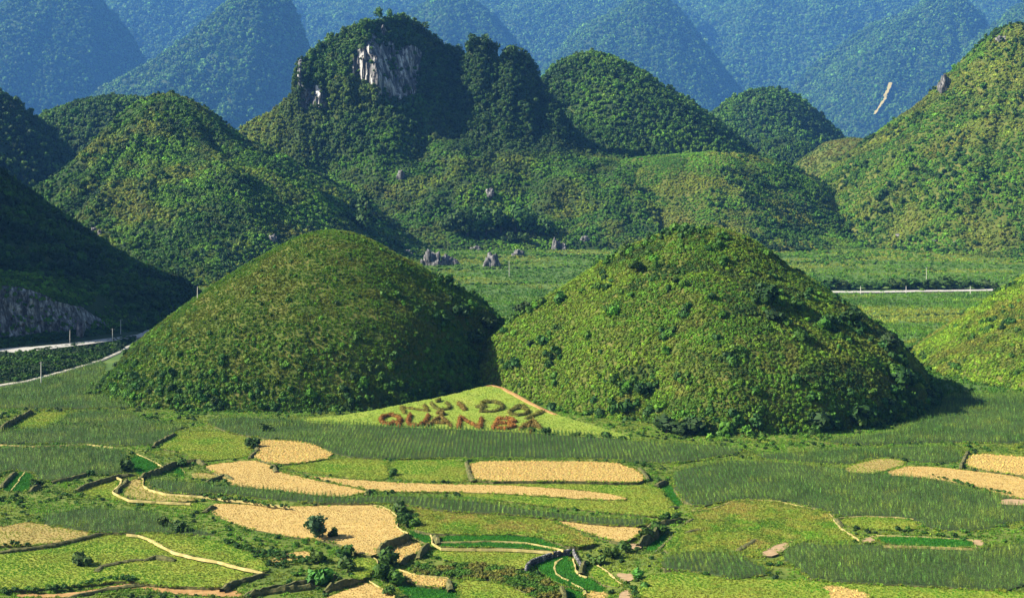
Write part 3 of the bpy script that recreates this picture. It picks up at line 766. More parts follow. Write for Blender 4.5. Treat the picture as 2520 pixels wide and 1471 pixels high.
 ('grass', -.4, Z_(4, [(-300, 1310), (0, 1275), (250, 1315), (960, 1345), (1500, 1382), (2640, 1432), (2640, 1510), (-300, 1510)]), 'grass_field', 'smooth grass plot along the bottom right edge'),
 ('dots', -.25, Z_(4, [(1012, 1376), (1130, 1376), (1400, 1440), (1350, 1500), (1090, 1500), (1080, 1412)]), 'stubble_field', 'straw patch on the bottom right grass'),
 ('beans', -1.9, Z_(2, [(1245, 1205), (1500, 1252), (1700, 1205), (2000, 1252), (2345, 1372), (2355, 1500), (2250, 1500), (1900, 1335), (1560, 1312), (1295, 1292)]), 'bean_field', 'olive bean rows left of the rice bowl'),
 ('grass', -2.2, Z_(2, [(1580, 1330), (1880, 1350), (2150, 1450), (2240, 1510), (1640, 1510)]), 'grass_field', 'grass corner below the bean rows'),
 ('grass', -1.3, Z_(2, [(840, 1150), (960, 1160), (1010, 1200), (980, 1270), (900, 1330), (820, 1330)]), 'grass_field', 'small yellow green plot behind the dark shrubs'),
]
LAWN = [(742, 1031), (853, 1021), (984, 996), (1110, 970), (1190, 951), (1208, 948), (1233, 954), (1282, 980), (1329, 1005), (1400, 1030), (1490, 1056), (1570, 1081), (1450, 1074), (1300, 1064), (1165, 1057), (985, 1050), (850, 1043), (770, 1040)]

def smooth_poly(P, it=1):
    P = [Vector(p) for p in P]
    for _ in range(it):
        Q = []
        n = len(P)
        for i in range(n):
            a, b = P[i], P[(i + 1) % n]
            Q += [a * .78 + b * .22, a * .22 + b * .78]
        P = Q
    return P

def wobble(P, amp=.25, step=2.0, seed=0, closed=True):
    out = []
    n = len(P)
    for i in range(n if closed else n - 1):
        a, b = P[i], P[(i + 1) % n]
        L = (b - a).length
        k = max(1, int(L / step))
        for q in range(k):
            p = a.lerp(b, q / k)
            out.append(p)
    if not closed: out.append(P[-1])
    A = np.array([p[:] for p in out])
    A[:, 0] += amp * 2 * (fbm(A[:, 0] / 3.1, A[:, 1] / 3.1, seed, 2) - .5)
    A[:, 1] += amp * 2 * (fbm(A[:, 0] / 3.1 + 40, A[:, 1] / 3.1, seed + 5, 2) - .5)
    return [Vector(a) for a in A]

SURF = dict(maize='maize_soil', grass='grass', olivegrass='grass', paddy='paddy', dots='straw_dots', tan='straw', olive='olive', brown='brown', dirt='dirt', beans='maize_soil')
FW = []     # world fields
for i, (kd, lv, pts, nm, lab) in enumerate(FIELDS):
    P = [gnd(px, py, lv) for px, py in pts]
    P = wobble(smooth_poly(P, 1), .3, 2.0, i)
    FW.append([kd, lv, P, nm, lab])

def ground_level(X, Y):
    """gentle terrace trend of the valley floor"""
    num = np.zeros(X.shape); den = np.full(X.shape, 1e-9)
    for kd, lv, P, nm, lab in FW:
        c = np.mean([p[:2] for p in P], axis=0)
        for p in P[::6]:
            wv = np.exp(-((X - p[0]) ** 2 + (Y - p[1]) ** 2) / (2 * 9.0 ** 2)) + 1e-7
            num += wv * lv; den += wv
    return num / den
# valley floor sheet: fine near, coarse far
ys = np.concatenate([np.arange(-300, 250, 50), np.arange(250, 560, 1.5), np.arange(560, 800, 8), np.arange(800, 2400, 40), np.arange(2400, 15201, 400)])
xs = np.concatenate([np.arange(-6800, -400, 200), np.arange(-400, -200, 10), np.arange(-200, 200, 1.5), np.arange(200, 400, 10), np.arange(400, 6801, 200)])
GX, GY = np.meshgrid(xs, ys)
GZ = floor_z(GY) + (fbm(GX / 30, GY / 30, 5, 3) - .5) * .3
nearm = (GY > 245) & (GY < 560) & (np.abs(GX) < 260)
lvl = np.zeros(GX.shape); lvl[nearm] = ground_level(GX[nearm], GY[nearm])
fade = sst(560, 500, GY) * sst(180, 250, GY) if False else (1 - sst(490, 555, GY)) * (1 - sst(200, 260, np.abs(GX)))
lvl_far = ground_level(np.clip(GX, -190, 190), np.clip(GY, 262, 555)) * (GY <= 555)
GZ = GZ + lvl_far * (1 - sst(495, 550, GY)) - .16 + (fbm(GX / 9, GY / 9, 15, 3) - .5) * .4
for kd, lv, P, nm, lab in FW:
    A = np.array([p[:2] for p in P]); x1, y1 = A.min(0) - 2; x2, y2 = A.max(0) + 2
    q = (GX > x1) & (GX < x2) & (GY > y1) & (GY < y2)
    if q.any():
        ins = np.zeros(GX.shape, bool); ins[q] = inside(P, GX[q], GY[q])
        # also grow a little so the sheet never pokes through a field's rim
        g = ins.copy(); g[1:] |= ins[:-1]; g[:-1] |= ins[1:]; g[:, 1:] |= ins[:, :-1]; g[:, :-1] |= ins[:, 1:]
        GZ[g] = np.minimum(GZ[g], lv - .14)
LP = []
def lawn_z(p): return .9 + 5.2 * sst(493, 560, p[1])
for px, py in LAWN:
    z = .9
    for _ in range(8):
        p = gnd(px, py, z); z = float(lawn_z(p))
    LP.append(p)
q = (GY > 440) & (GY < 600) & (np.abs(GX) < 120)
ins = np.zeros(GX.shape, bool); ins[q] = inside(LP, GX[q], GY[q])
g = ins.copy()
for _ in range(2):
    h_ = g.copy(); h_[1:] |= g[:-1]; h_[:-1] |= g[1:]; h_[:, 1:] |= g[:, :-1]; h_[:, :-1] |= g[:, 1:]; g = h_
GZ[g] = np.minimum(GZ[g], .2)
ny_, nx_ = GX.shape
gi = np.arange(nx_ * ny_).reshape(ny_, nx_)
gV = np.stack([GX, GY, GZ], -1).reshape(-1, 3)
gQ = np.stack([gi[:-1, :-1], gi[:-1, 1:], gi[1:, 1:], gi[1:, :-1]], -1).reshape(-1, 4)
gm = mesh_np('ground', gV, gQ, True)
gm.materials.append(M['ground']); gm.materials.append(M['far_ground'])
gm.polygons.foreach_set('material_index', (gV[gQ][:, :, 1].mean(1) > 570).astype(np.int32))
go_ = struct(link('ground', gm), 'green valley floor')
reg(gV, gQ)

def slab(name, P, z, mat, depth=2.6, lab=None, flare=.25):
    n = len(P)
    tri = tessellate_polygon([[Vector((p[0], p[1], 0)) for p in P]])
    V = [(p[0], p[1], z if not callable(z) else z(p)) for p in P]
    m = bpy.data.meshes.new(name); m.from_pydata(V, [], [tuple(t) for t in tri]); m.update()
    # face up
    if sum(p.normal.z for p in m.polygons) < 0: m.flip_normals()
    o = struct(link(name, m, mat), lab)
    c = np.mean([p[:2] for p in P], axis=0)
    area = sum(P[i][0] * P[(i + 1) % n][1] - P[(i + 1) % n][0] * P[i][1] for i in range(n))
    sg = 1 if area > 0 else -1
    bot = []
    for i in range(n):
        t = P[(i + 1) % n] - P[i - 1]
        nx, ny = t.y * sg, -t.x * sg
        L = math.hypot(nx, ny) + 1e-9
        bot.append((P[i][0] + nx / L * flare, P[i][1] + ny / L * flare, V[i][2] - depth))
    VV = [(v[0], v[1], v[2] - .004) for v in V] + bot
    fs = [(i, (i + 1) % n, n + (i + 1) % n, n + i) for i in range(n)]
    if sg > 0: fs = [f[::-1] for f in fs]
    b = bpy.data.meshes.new('bank'); b.from_pydata(VV, [], fs); b.update()
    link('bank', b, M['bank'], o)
    return o
order = sorted(range(len(FW)), key=lambda i: FW[i][1])
lv_seen = {}
for i in order:
    kd, lv, P, nm, lab = FW[i]
    k = lv_seen.get(round(lv, 2), 0); lv_seen[round(lv, 2)] = k + 1
    zz = lv + k * .006
    FW[i][1] = zz
    slab(nm, P, zz, M[SURF[kd]], lab=lab)
# lawn, tilted up to its apex between the cones
LPs = wobble(smooth_poly(LP, 1), .3, 2.0, 99)
# lawn as a fine grid so that it can bend
def lawn_mesh():
    n = len(LPs)
    A = np.array([p[:2] for p in LPs])
    x = np.arange(A[:, 0].min(), A[:, 0].max(), .8); y = np.arange(A[:, 1].min(), A[:, 1].max(), .8)
    X, Y = np.meshgrid(x, y)
    ins = inside(LPs, X, Y)
    Zz = .9 + 5.2 * sst(493, 560, Y)
    V = np.stack([X, Y, Zz], -1).reshape(-1, 3)
    i = np.arange(X.size).reshape(X.shape)
    Q = np.stack([i[:-1, :-1], i[:-1, 1:], i[1:, 1:], i[1:, :-1]], -1).reshape(-1, 4)
    Q = Q[ins.reshape(-1)[Q].any(1)]
    u, inv = np.unique(Q, return_inverse=True)
    return V[u], inv.reshape(Q.shape)
lV, lQ = lawn_mesh()
lawn = struct(link('lawn', mesh_np('lawn', lV, lQ, True), M['lawn']), 'sunlit wedge of mown lawn between the twin cones')
reg(lV, lQ)

def strip(name, L, wd, mat, lab, zoff=.1, h=.0, parent=None):
    """a ribbon along 3-D points, with thickness h"""
    n = len(L); V, fs = [], []
    for i in range(n):
        t = L[min(i + 1, n - 1)] - L[max(i - 1, 0)]
        nx, ny = -t.y, t.x; q = math.hypot(nx, ny) + 1e-9
        ww = wd[i] if isinstance(wd, (list, tuple)) else wd
        nx, ny = nx / q * ww * .5, ny / q * ww * .5
        z = L[i].z + zoff
        V += [(L[i].x + nx * 1.5, L[i].y + ny * 1.5, z - h - .25), (L[i].x + nx, L[i].y + ny, z), (L[i].x - nx, L[i].y - ny, z), (L[i].x - nx * 1.5, L[i].y - ny * 1.5, z - h - .25)]
    for i in range(n - 1):
        a = 4 * i; b = a + 4
        for k in range(3): fs.append((a + k, a + k + 1, b + k + 1, b + k))
    m = bpy.data.meshes.new(name); m.from_pydata(V, [], fs); m.update()
    if sum(p.normal.z for p in m.polygons) < 0: m.flip_normals()
    o = link(name, m, mat, parent)
    if not parent: struct(o, lab)
    return o

# dry earth bunds; their pale straw colour also paints sunlight on terrace lips
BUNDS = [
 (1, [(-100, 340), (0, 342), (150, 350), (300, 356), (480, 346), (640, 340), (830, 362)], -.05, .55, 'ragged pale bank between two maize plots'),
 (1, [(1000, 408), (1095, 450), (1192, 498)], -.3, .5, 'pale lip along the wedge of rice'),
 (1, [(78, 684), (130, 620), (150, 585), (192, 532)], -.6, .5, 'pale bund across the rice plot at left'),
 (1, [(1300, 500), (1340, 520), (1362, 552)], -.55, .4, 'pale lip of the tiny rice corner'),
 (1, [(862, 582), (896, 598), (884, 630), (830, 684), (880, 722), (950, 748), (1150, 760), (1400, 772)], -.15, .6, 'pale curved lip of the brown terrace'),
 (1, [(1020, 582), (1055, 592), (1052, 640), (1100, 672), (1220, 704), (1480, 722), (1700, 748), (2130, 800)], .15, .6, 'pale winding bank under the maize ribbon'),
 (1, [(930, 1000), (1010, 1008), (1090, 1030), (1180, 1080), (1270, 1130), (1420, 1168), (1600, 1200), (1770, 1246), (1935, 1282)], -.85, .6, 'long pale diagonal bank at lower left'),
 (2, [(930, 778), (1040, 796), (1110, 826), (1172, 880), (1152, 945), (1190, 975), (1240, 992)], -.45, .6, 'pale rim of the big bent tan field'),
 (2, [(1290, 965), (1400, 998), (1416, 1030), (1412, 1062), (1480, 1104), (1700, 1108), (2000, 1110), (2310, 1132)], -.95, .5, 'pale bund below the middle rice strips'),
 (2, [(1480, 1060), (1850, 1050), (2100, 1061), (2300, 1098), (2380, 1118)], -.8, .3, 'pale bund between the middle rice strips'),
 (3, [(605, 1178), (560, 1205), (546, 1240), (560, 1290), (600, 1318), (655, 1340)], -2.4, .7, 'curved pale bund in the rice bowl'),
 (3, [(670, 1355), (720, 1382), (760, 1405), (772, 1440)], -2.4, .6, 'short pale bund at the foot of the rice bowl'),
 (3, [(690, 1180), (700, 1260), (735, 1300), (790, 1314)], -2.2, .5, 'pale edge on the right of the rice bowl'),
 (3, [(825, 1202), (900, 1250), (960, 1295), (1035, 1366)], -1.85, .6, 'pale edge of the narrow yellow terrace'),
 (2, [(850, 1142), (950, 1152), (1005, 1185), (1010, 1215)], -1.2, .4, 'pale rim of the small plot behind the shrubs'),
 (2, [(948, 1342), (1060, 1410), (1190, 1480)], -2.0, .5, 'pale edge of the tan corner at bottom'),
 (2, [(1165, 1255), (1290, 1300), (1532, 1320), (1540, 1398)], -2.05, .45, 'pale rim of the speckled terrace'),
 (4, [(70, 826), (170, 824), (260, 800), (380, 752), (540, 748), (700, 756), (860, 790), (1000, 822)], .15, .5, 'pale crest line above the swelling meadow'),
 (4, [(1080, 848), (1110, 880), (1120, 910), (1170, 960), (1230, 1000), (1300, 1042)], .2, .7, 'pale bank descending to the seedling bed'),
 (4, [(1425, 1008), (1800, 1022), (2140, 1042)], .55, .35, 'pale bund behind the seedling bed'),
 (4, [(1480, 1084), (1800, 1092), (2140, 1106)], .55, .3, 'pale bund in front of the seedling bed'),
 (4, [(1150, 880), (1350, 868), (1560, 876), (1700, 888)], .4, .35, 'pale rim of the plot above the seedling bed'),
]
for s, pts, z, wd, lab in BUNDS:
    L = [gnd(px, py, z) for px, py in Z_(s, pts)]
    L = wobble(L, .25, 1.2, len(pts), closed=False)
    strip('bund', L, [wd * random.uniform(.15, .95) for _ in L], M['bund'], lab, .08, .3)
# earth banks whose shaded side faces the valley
RISERS = [
 (1, [(0, 225), (60, 190), (150, 140), (240, 95)], 12, 0), (1, [(1130, 350), (1200, 310), (1290, 262)], 11, 0), (1, [(560, 672), (640, 640), (740, 608), (870, 572), (1000, 562)], 9, -.6),
 (1, [(1030, 582), (1100, 555), (1180, 530), (1260, 490), (1350, 468), (1450, 462), (1510, 480)], 13, -.3), (1, [(850, 690), (880, 665), (915, 640), (940, 600)], 11, -.7), (1, [(10, 652), (50, 600), (110, 542)], 8, -.5),
 (1, [(215, 680), (255, 660), (300, 640)], 14, -.8), (1, [(1838, 436), (1866, 408), (1892, 390), (1872, 335), (1900, 292)], 9, .3), (1, [(1495, 832), (1540, 815), (1582, 788)], 9, -.6), (1, [(380, 610), (500, 590), (660, 552)], 6, -.4),
 (1, [(700, 1272), (745, 1238), (900, 1202), (1050, 1182)], 5, -1.65), (1, [(1050, 1182), (1150, 1170), (1285, 1182)], 10, -1.65), (1, [(1635, 1395), (1710, 1362), (1850, 1325), (1985, 1290)], 12, -1.9), (1, [(480, 1468), (640, 1440), (800, 1402), (1060, 1368)], 8, -2.4),
 (1, [(1810, 1450), (2000, 1410), (2200, 1372), (2350, 1350), (2511, 1312)], 19, -2.4), (1, [(1510, 614), (1590, 590), (1650, 568), (1720, 602)], 9, -.3), (1, [(0, 1126), (200, 1105), (400, 1078), (600, 1030), (760, 990)], 6, -1.4),
 (2, [(1022, 1152), (1030, 1110), (1060, 1080), (1150, 1050), (1252, 1010)], 19, -1.6), (2, [(1312, 1170), (1345, 1120), (1388, 1075)], 18, -1.8), (2, [(1185, 1215), (1230, 1178), (1320, 1142)], 14, -2.0), (2, [(240, 485), (268, 534)], 8, .3),
 (2, [(1668, 468), (1680, 530), (1690, 570), (1712, 604)], 8, .5), (2, [(1436, 1006), (1450, 1030), (1462, 1060)], 14, -1.2), (2, [(620, 1405), (740, 1372), (880, 1334)], 20, -2.2), (2, [(1542, 1335), (1550, 1400)], 12, -2.2), (2, [(2362, 1385), (2376, 1430), (2390, 1490)], 18, -2.6),
 (2, [(928, 705), (950, 672)], 9, .2), (2, [(20, 1442), (300, 1412), (580, 1380)], 18, -2.4),
 (3, [(1168, 512), (1200, 545), (1235, 592)], 8, .4), (3, [(1290, 642), (1330, 622), (1372, 602)], 8, -.2), (3, [(1368, 806), (1420, 800), (1460, 796)], 9, -.3), (3, [(1230, 945), (1290, 930), (1400, 912), (1505, 892)], 16, -1.0),
 (3, [(1165, 1065), (1230, 1030), (1290, 995), (1300, 940)], 20, -1.4), (3, [(735, 1275), (760, 1230), (795, 1195)], 18, -2.3), (3, [(1300, 1135), (1360, 1080), (1430, 1008)], 8, -1.5), (3, [(1525, 916), (1582, 882)], 9, -.3),
 (4, [(2045, 512), (2070, 450), (2102, 394)], 11, .5), (4, [(0, 992), (90, 972), (170, 960)], 5, -.1), (4, [(1120, 880), (1150, 912), (1170, 940)], 8, -.1), (4, [(400, 1122), (470, 1080), (545, 1032)], 4, .1),
]
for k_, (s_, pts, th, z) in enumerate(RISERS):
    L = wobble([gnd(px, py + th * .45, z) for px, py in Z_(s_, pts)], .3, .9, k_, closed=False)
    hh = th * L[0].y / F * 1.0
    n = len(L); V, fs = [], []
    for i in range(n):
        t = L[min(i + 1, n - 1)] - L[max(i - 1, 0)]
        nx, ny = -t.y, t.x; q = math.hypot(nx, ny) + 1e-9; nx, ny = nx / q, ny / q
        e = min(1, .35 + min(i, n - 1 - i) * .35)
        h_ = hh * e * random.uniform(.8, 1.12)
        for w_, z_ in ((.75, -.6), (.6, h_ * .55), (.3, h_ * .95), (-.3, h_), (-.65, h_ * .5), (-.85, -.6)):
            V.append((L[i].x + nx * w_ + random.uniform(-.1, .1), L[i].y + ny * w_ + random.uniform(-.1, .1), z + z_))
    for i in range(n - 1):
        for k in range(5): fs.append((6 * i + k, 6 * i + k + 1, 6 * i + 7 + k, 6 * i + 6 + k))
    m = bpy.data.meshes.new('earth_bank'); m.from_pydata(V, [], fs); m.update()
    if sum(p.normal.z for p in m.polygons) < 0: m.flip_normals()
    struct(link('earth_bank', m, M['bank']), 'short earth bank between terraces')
# orange dirt edge on the lawn
def onlawn(px, py):
    z = .9
    for _ in range(8):
        p = gnd(px, py, z); z = float(lawn_z(p))
    return p
L = wobble([onlawn(*q) for q in [(1196, 950), (1210, 948), (1233, 953), (1260, 966), (1290, 983), (1330, 1004), (1370, 1020)]], .3, 1.5, 3, closed=False)
strip('footpath', L, [1.4] * len(L), M['dirt'], 'worn orange path on the right edge of the lawn', .08, .1)
# stone walls round the rice bowl and the big risers
def wall(pts, z_top, hgt, thick, lab):
    L = wobble([gnd(px, py, z_top) for px, py in pts], .2, .9, 7, closed=False)
    root = empty('retaining_wall', L[0]); tag(root, lab, 'stone wall')
    n = len(L)
    me = [mesh_np('stone', *stone_shape(k)) for k in range(5)]
    acc = 0
    for i in range(n - 1):
        for r_ in range(max(1, int(hgt / .55))):
            p = L[i].lerp(L[i + 1], .5)
            o = link('stone', me[(i * 3 + r_) % 5], M['rock'], root)
            o.location = Vector((p.x, p.y, z_top - .28 - r_ * .52)) - root.location
            dv = L[i + 1] - L[i]
            o.rotation_euler = (0, 0, math.atan2(dv.y, dv.x) + random.uniform(-.12, .12))
            o.scale = (dv.length * random.uniform(.5, .58), thick * random.uniform(.45, .6), .3)
def stone_shape(k):
    V, T = ico(1.0, 1)
    r = np.random.default_rng(300 + k)
    V = np.sign(V) * np.abs(V) ** .6 * r.uniform(.85, 1.1, (len(V), 1))
    return V, T
wall(Z_(3, [(335, 1262), (350, 1215), (375, 1185), (450, 1158), (540, 1128), (600, 1116), (672, 1106)]), -1.0, 1.7, .7, 'dark stone wall curving behind the rice bowl')
wall(Z_(3, [(680, 1085), (700, 1140), (730, 1190), (745, 1215)]), -1.0, 1.4, .7, 'short stone wall on the right of the rice bowl')
wall(Z_(3, [(1240, 1320), (1245, 1380), (1250, 1430), (1255, 1480)]), -1.0, 1.2, .7, 'dark stone wall beside the stream at the bottom edge')
wall(Z_(3, [(1285, 1128), (1340, 1090), (1400, 1040), (1440, 1010)]), -.9, .9, .6, 'stone wall rising from the gully floor')

# ------------------------------------------------------------------ roads on the left
cpx = [-120, 0, 60, 120, 180, 240, 290, 335]
lowy = [968, 947, 938, 922, 906, 888, 866, 838]
upf = [874, 866, 861, 854, 847, 839, 833, 827]
zr = [6, 6, 6, 5.5, 4.5, 3.0, 1.5, .4]
lowz = [.3] * 8
lowP = [gnd(a, b, .3) for a, b in zip(cpx, lowy)]
upP = [gnd(a, b, z) for a, b, z in zip(cpx, upf, zr)]
bV, bQ = [], []
rows = 8
for i in range(len(cpx) * 6 - 5):
    q = i / 6; k = min(int(q), len(cpx) - 2); fr = q - k
    lo = lowP[k].lerp(lowP[k + 1], fr); up = upP[k].lerp(upP[k + 1], fr)
    col = [(lo + Vector((0, -3, -1.0)))] + [lo.lerp(up, j / rows) + Vector((0, 0, math.sin(j / rows * 3.14) * .8)) for j in range(rows + 1)] + [up + Vector((-1.0, 16, 0)), up + Vector((-4, 60, 1.0)), up + Vector((-8, 110, -4))]
    bV += [c[:] for c in col]
nc = rows + 5 - 1
nr = rows + 1 + 1 + 3
ncol = len(bV) // nr
ii = np.arange(len(bV)).reshape(ncol, nr)
bQ = np.stack([ii[:-1, :-1], ii[1:, :-1], ii[1:, 1:], ii[:-1, 1:]], -1).reshape(-1, 4)
bV = np.array(bV)
emb = struct(link('embankment', mesh_np('embankment', bV, bQ, True), M['hill_forest']), 'overgrown bank between the road and the lower path')
EMB = dict(o=emb, V=bV, Q=bQ)
reg(bV, bQ)
L = wobble([p + Vector((-.3, 5.6, 0)) for p in upP] + [gnd(352, 820, .3) + Vector((1, 4, 0)), gnd(380, 812, .3)], .05, 3, 1, closed=False)
strip('road', L, [11.0] * len(L), M['concrete'], 'grey concrete road curving behind the left cone', .15, .1)
L = wobble(lowP + [gnd(346, 826, .35)], .05, 3, 2, closed=False)
strip('footpath', L, [2.6] * len(L), M['path_conc'], 'pale path dropping from the road to the left edge', .15, .1)
# road cut cliff
def cliff_cut():
    top = [(-160, 690), (-60, 694), (0, 700), (60, 706), (110, 720), (150, 738), (170, 745), (205, 752), (230, 772), (265, 790), (300, 806), (320, 815)]
    bot = [(-160, 838), (-60, 836), (0, 833), (60, 830), (110, 827), (150, 824), (170, 823), (205, 822), (230, 820), (265, 819), (300, 818), (320, 818)]
    PX = np.arange(-160, 320, 1.8)
    ty = np.interp(PX, *zip(*top)); by = np.interp(PX, *zip(*bot))
    d = np.interp(PX, [-160, 0, 170, 320], [678, 684, 715, 760])
    n = 34
    t = np.linspace(0, 1, n)
    py = by[:, None] * (1 - t) + ty[:, None] * t
    dd = d[:, None] + 10 * t[None]
    PXg = np.broadcast_to(PX[:, None], py.shape)
    X = (PXg - 1260) * dd / F; Z = H - (py - HZ) * dd / F; Y = dd.copy()
    fl = np.abs(fbm(X / 5 + Z / 9, Z / 9, 91, 4) - .5) * 2
    blk = hsh(np.floor(X / 4.2 + .6 * vn(X / 6, Z / 6, 94)), np.floor(Z / 5.5 + 1.2 * vn(X / 4.2, Z / 9, 95)), 93)
    Y = Y - fl * 4.2 - (fbm(X / 14, Z / 12, 92, 3) - .5) * 11 - blk * 4.4 - (fbm(X / 1.8, Z / 1.8, 96, 2) - .5) * 1.6
    # back lip so the body has thickness
    Xb = X[:, -1:] ; Yb = np.concatenate([Y[:, -1:] + 6, Y[:, -1:] + 30], 1); Zb = np.concatenate([Z[:, -1:] + .6, Z[:, -1:] + 4], 1)
    X = np.concatenate([X, Xb, Xb], 1); Y = np.concatenate([Y, Yb], 1); Z = np.concatenate([Z, Zb], 1)
    Z[:, 0] -= 3
    V = np.stack([X, Y, Z], -1).reshape(-1, 3)
    i = np.arange(X.size).reshape(X.shape)
    Q = np.stack([i[:-1, :-1], i[1:, :-1], i[1:, 1:], i[:-1, 1:]], -1).reshape(-1, 4)
    return V, Q, i
cV, cQ, ci_ = cliff_cut()
cm = mesh_np('rock_face', cV, cQ, False)
cm.materials.append(M['rock_cut']); cm.materials.append(M['hill_forest'])
cm.polygons.foreach_set('material_index', (cQ[:, 2] % 36 > 33).astype(np.int32))
struct(link('rock_face', cm), 'grey jagged rock cut above the road at left')
reg(cV, cQ)

bvh = BVHTree.FromPolygons([tuple(v) for v in np.concatenate(BV)], [tuple(q) for q in np.concatenate(BF)])
def hit(px, py):
    d = Vector(((px - 1260) / F, 1, (HZ - py) / F)).normalized()
    p = bvh.ray_cast(Vector((0, 0, H)), d)[0]
    return p
def drop(x, y):
    p = bvh.ray_cast(Vector((x, y, 800)), Vector((0, 0, -1)))[0]
    return p

# back road and fields behind the cones
def gnd2(px, py):
    d = 306000 / (py - HZ)
    for _ in range(30):
        z = float(floor_z(d)) ; d = (H - z) * F / (py - HZ)
    return Vector(((px - 1260) * d / F, d, z))
L = [gnd2(px, py) + Vector((0, 0, .1)) for px, py in [(1960, 721), (2050, 719), (2150, 719), (2250, 717), (2350, 716), (2440, 714), (2560, 711)]]
strip('road', wobble(L, .2, 8, 4, closed=False), [8.0] * len(wobble(L, .2, 8, 4, closed=False)), M['concrete'], 'pale road crossing the back fields at right', .5, .1)
BACK = [
 ('back_maize', [(1040, 665), (1150, 640), (1330, 625), (1500, 618), (1470, 650), (1400, 690), (1320, 745), (1200, 752), (1130, 715)], (.10, .155, .04), 'dull green maize field between the twin cones', .5),
 ('back_maize', [(2030, 726), (2440, 722), (2420, 760), (2330, 810), (2270, 840), (2200, 815), (2110, 760)], (.14, .18, .04), 'yellow green field below the back road', .35),
 ('back_maize', [(1930, 640), (2080, 622), (2250, 610), (2470, 640), (2500, 690), (2300, 698), (2020, 700)], (.06, .12, .04), 'dark green field above the back road', .5),
 ('back_maize', [(380, 690), (470, 650), (640, 625), (600, 660), (520, 700), (430, 705)], (.07, .14, .045), 'dark green field behind the left cone', .5),
]
back_pts = []
for nm, pts, col, lab, dens in BACK:
    P = [gnd2(px, py) for px, py in pts]
    A = np.array([p[:2] for p in P]); x1, y1 = A.min(0); x2, y2 = A.max(0)
    n = int((x2 - x1) * (y2 - y1) * dens)
    # planted rows run across the slope
    X = rng.uniform(x1, x2, n); Y = y1 + (np.floor(rng.uniform(0, (y2 - y1) / 3.2, n)) * 3.2) + rng.normal(0, .5, n)
    q = inside(P, X, Y); X, Y = X[q], Y[q]
    Pt = np.stack([X, Y, floor_z(Y) - .2], 1)
    ok = np.ones(len(Pt), bool)
    for o, hf, (a1, a2, b1, b2) in HILLS:
        ok &= hf(X, Y) < Pt[:, 2] + 1
    Pt = Pt[ok]
    T = vary(np.broadcast_to(np.array(col), (len(Pt), 3)) * (.6 + .8 * fbm(Pt[:, 0] / 60, Pt[:, 1] / 25, 51, 3))[:, None], .18)
    scatter('maize_crop', 'turf', Pt, rng.uniform(1.3, 2.1, len(Pt)), T, lab, 'maize')

n = 75000
Y = rng.uniform(545, 1420, n); X = rng.uniform(-1, 1, n) * (Y * .39 + 5)
Z0 = floor_z(Y) - .2
ok = np.ones(n, bool)
for o, hf, (a1, a2, b1, b2) in HILLS:
    q = ok & (X > a1) & (X < a2) & (Y > b1) & (Y < b2)
    if q.any():
        idx = np.where(q)[0]; ok[idx] &= hf(X[idx], Y[idx]) < Z0[idx] + .5
ok &= ~((np.abs(Y - 306000 / (717 - HZ)) < 9) & (X > 180)) & ~((X < -140) & (Y < 780))
Q = np.stack([X, Y, Z0], 1)[ok]
strips = vn(Q[:, 0] / 90 + Q[:, 1] / 300, Q[:, 1] / 26, 521)
T = mixc(PAL['green'] * .9, PAL['yellow'] * .85, sst(.45, .75, strips))
T = mixc(T, PAL['mid'] * 1.1, sst(.5, .25, strips) if False else 1 - sst(.22, .42, strips))
scatter('field_grass', 'turf', Q, rng.uniform(.9, 1.7, len(Q)), vary(T * (.7 + .6 * fbm(Q[:, 0] / 40, Q[:, 1] / 18, 525, 3))[:, None], .2), 'striped low crops and grass of the back fields', 'grass')
far_b = (Q[:, 1] > 1020) & (rng.random(len(Q)) < .05 + .5 * patch(Q, 40, 527, .5, .66) * sst(1040, 1250, Q[:, 1])) if False else (Q[:, 1] > 1020) & (rng.random(len(Q)) < .04 + .5 * sst(.5, .66, fbm(Q[:, 0] / 40, Q[:, 1] / 30, 527, 4)) * sst(1060, 1280, Q[:, 1]))
Qb = Q[far_b]
scatter('field_scrub', 'bush', Qb, rng.uniform(1.2, 2.6, len(Qb)), vary(mixc(PAL['mid'] * 1.2, PAL['green'], fbm(Qb[:, 0] / 20, Qb[:, 1] / 20, 528, 3))), 'scrub thinning out from the hill feet into the back fields', 'scrub')
HEDGES = [[(1060, 664), (1200, 662), (1340, 660), (1470, 655)], [(1130, 700), (1250, 700), (1380, 694)], [(1080, 640), (1300, 632), (1480, 628)], [(2020, 642), (2120, 616), (2220, 606), (2330, 612), (2380, 622)], [(1960, 650), (2060, 640), (2140, 636)],
          [(2080, 590), (2180, 584), (2300, 588), (2420, 598)], [(1260, 760), (1330, 750), (1400, 735)], [(2140, 780), (2260, 776), (2380, 774)]]
hp = []
for hd in HEDGES:
    L = wobble([gnd2(*q) for q in hd], 1.5, 2.0, 61, closed=False)
    hp += [(p.x + random.gauss(0, .5), p.y + random.gauss(0, .9), p.z - .2) for p in L]
hp = np.array(hp)
scatter('field_hedges', 'bush', hp, rng.uniform(.8, 1.9, len(hp)), vary(np.broadcast_to(PAL['dark'] * 1.4, (len(hp), 3))), 'dark hedgy margins between the back fields', 'hedge')
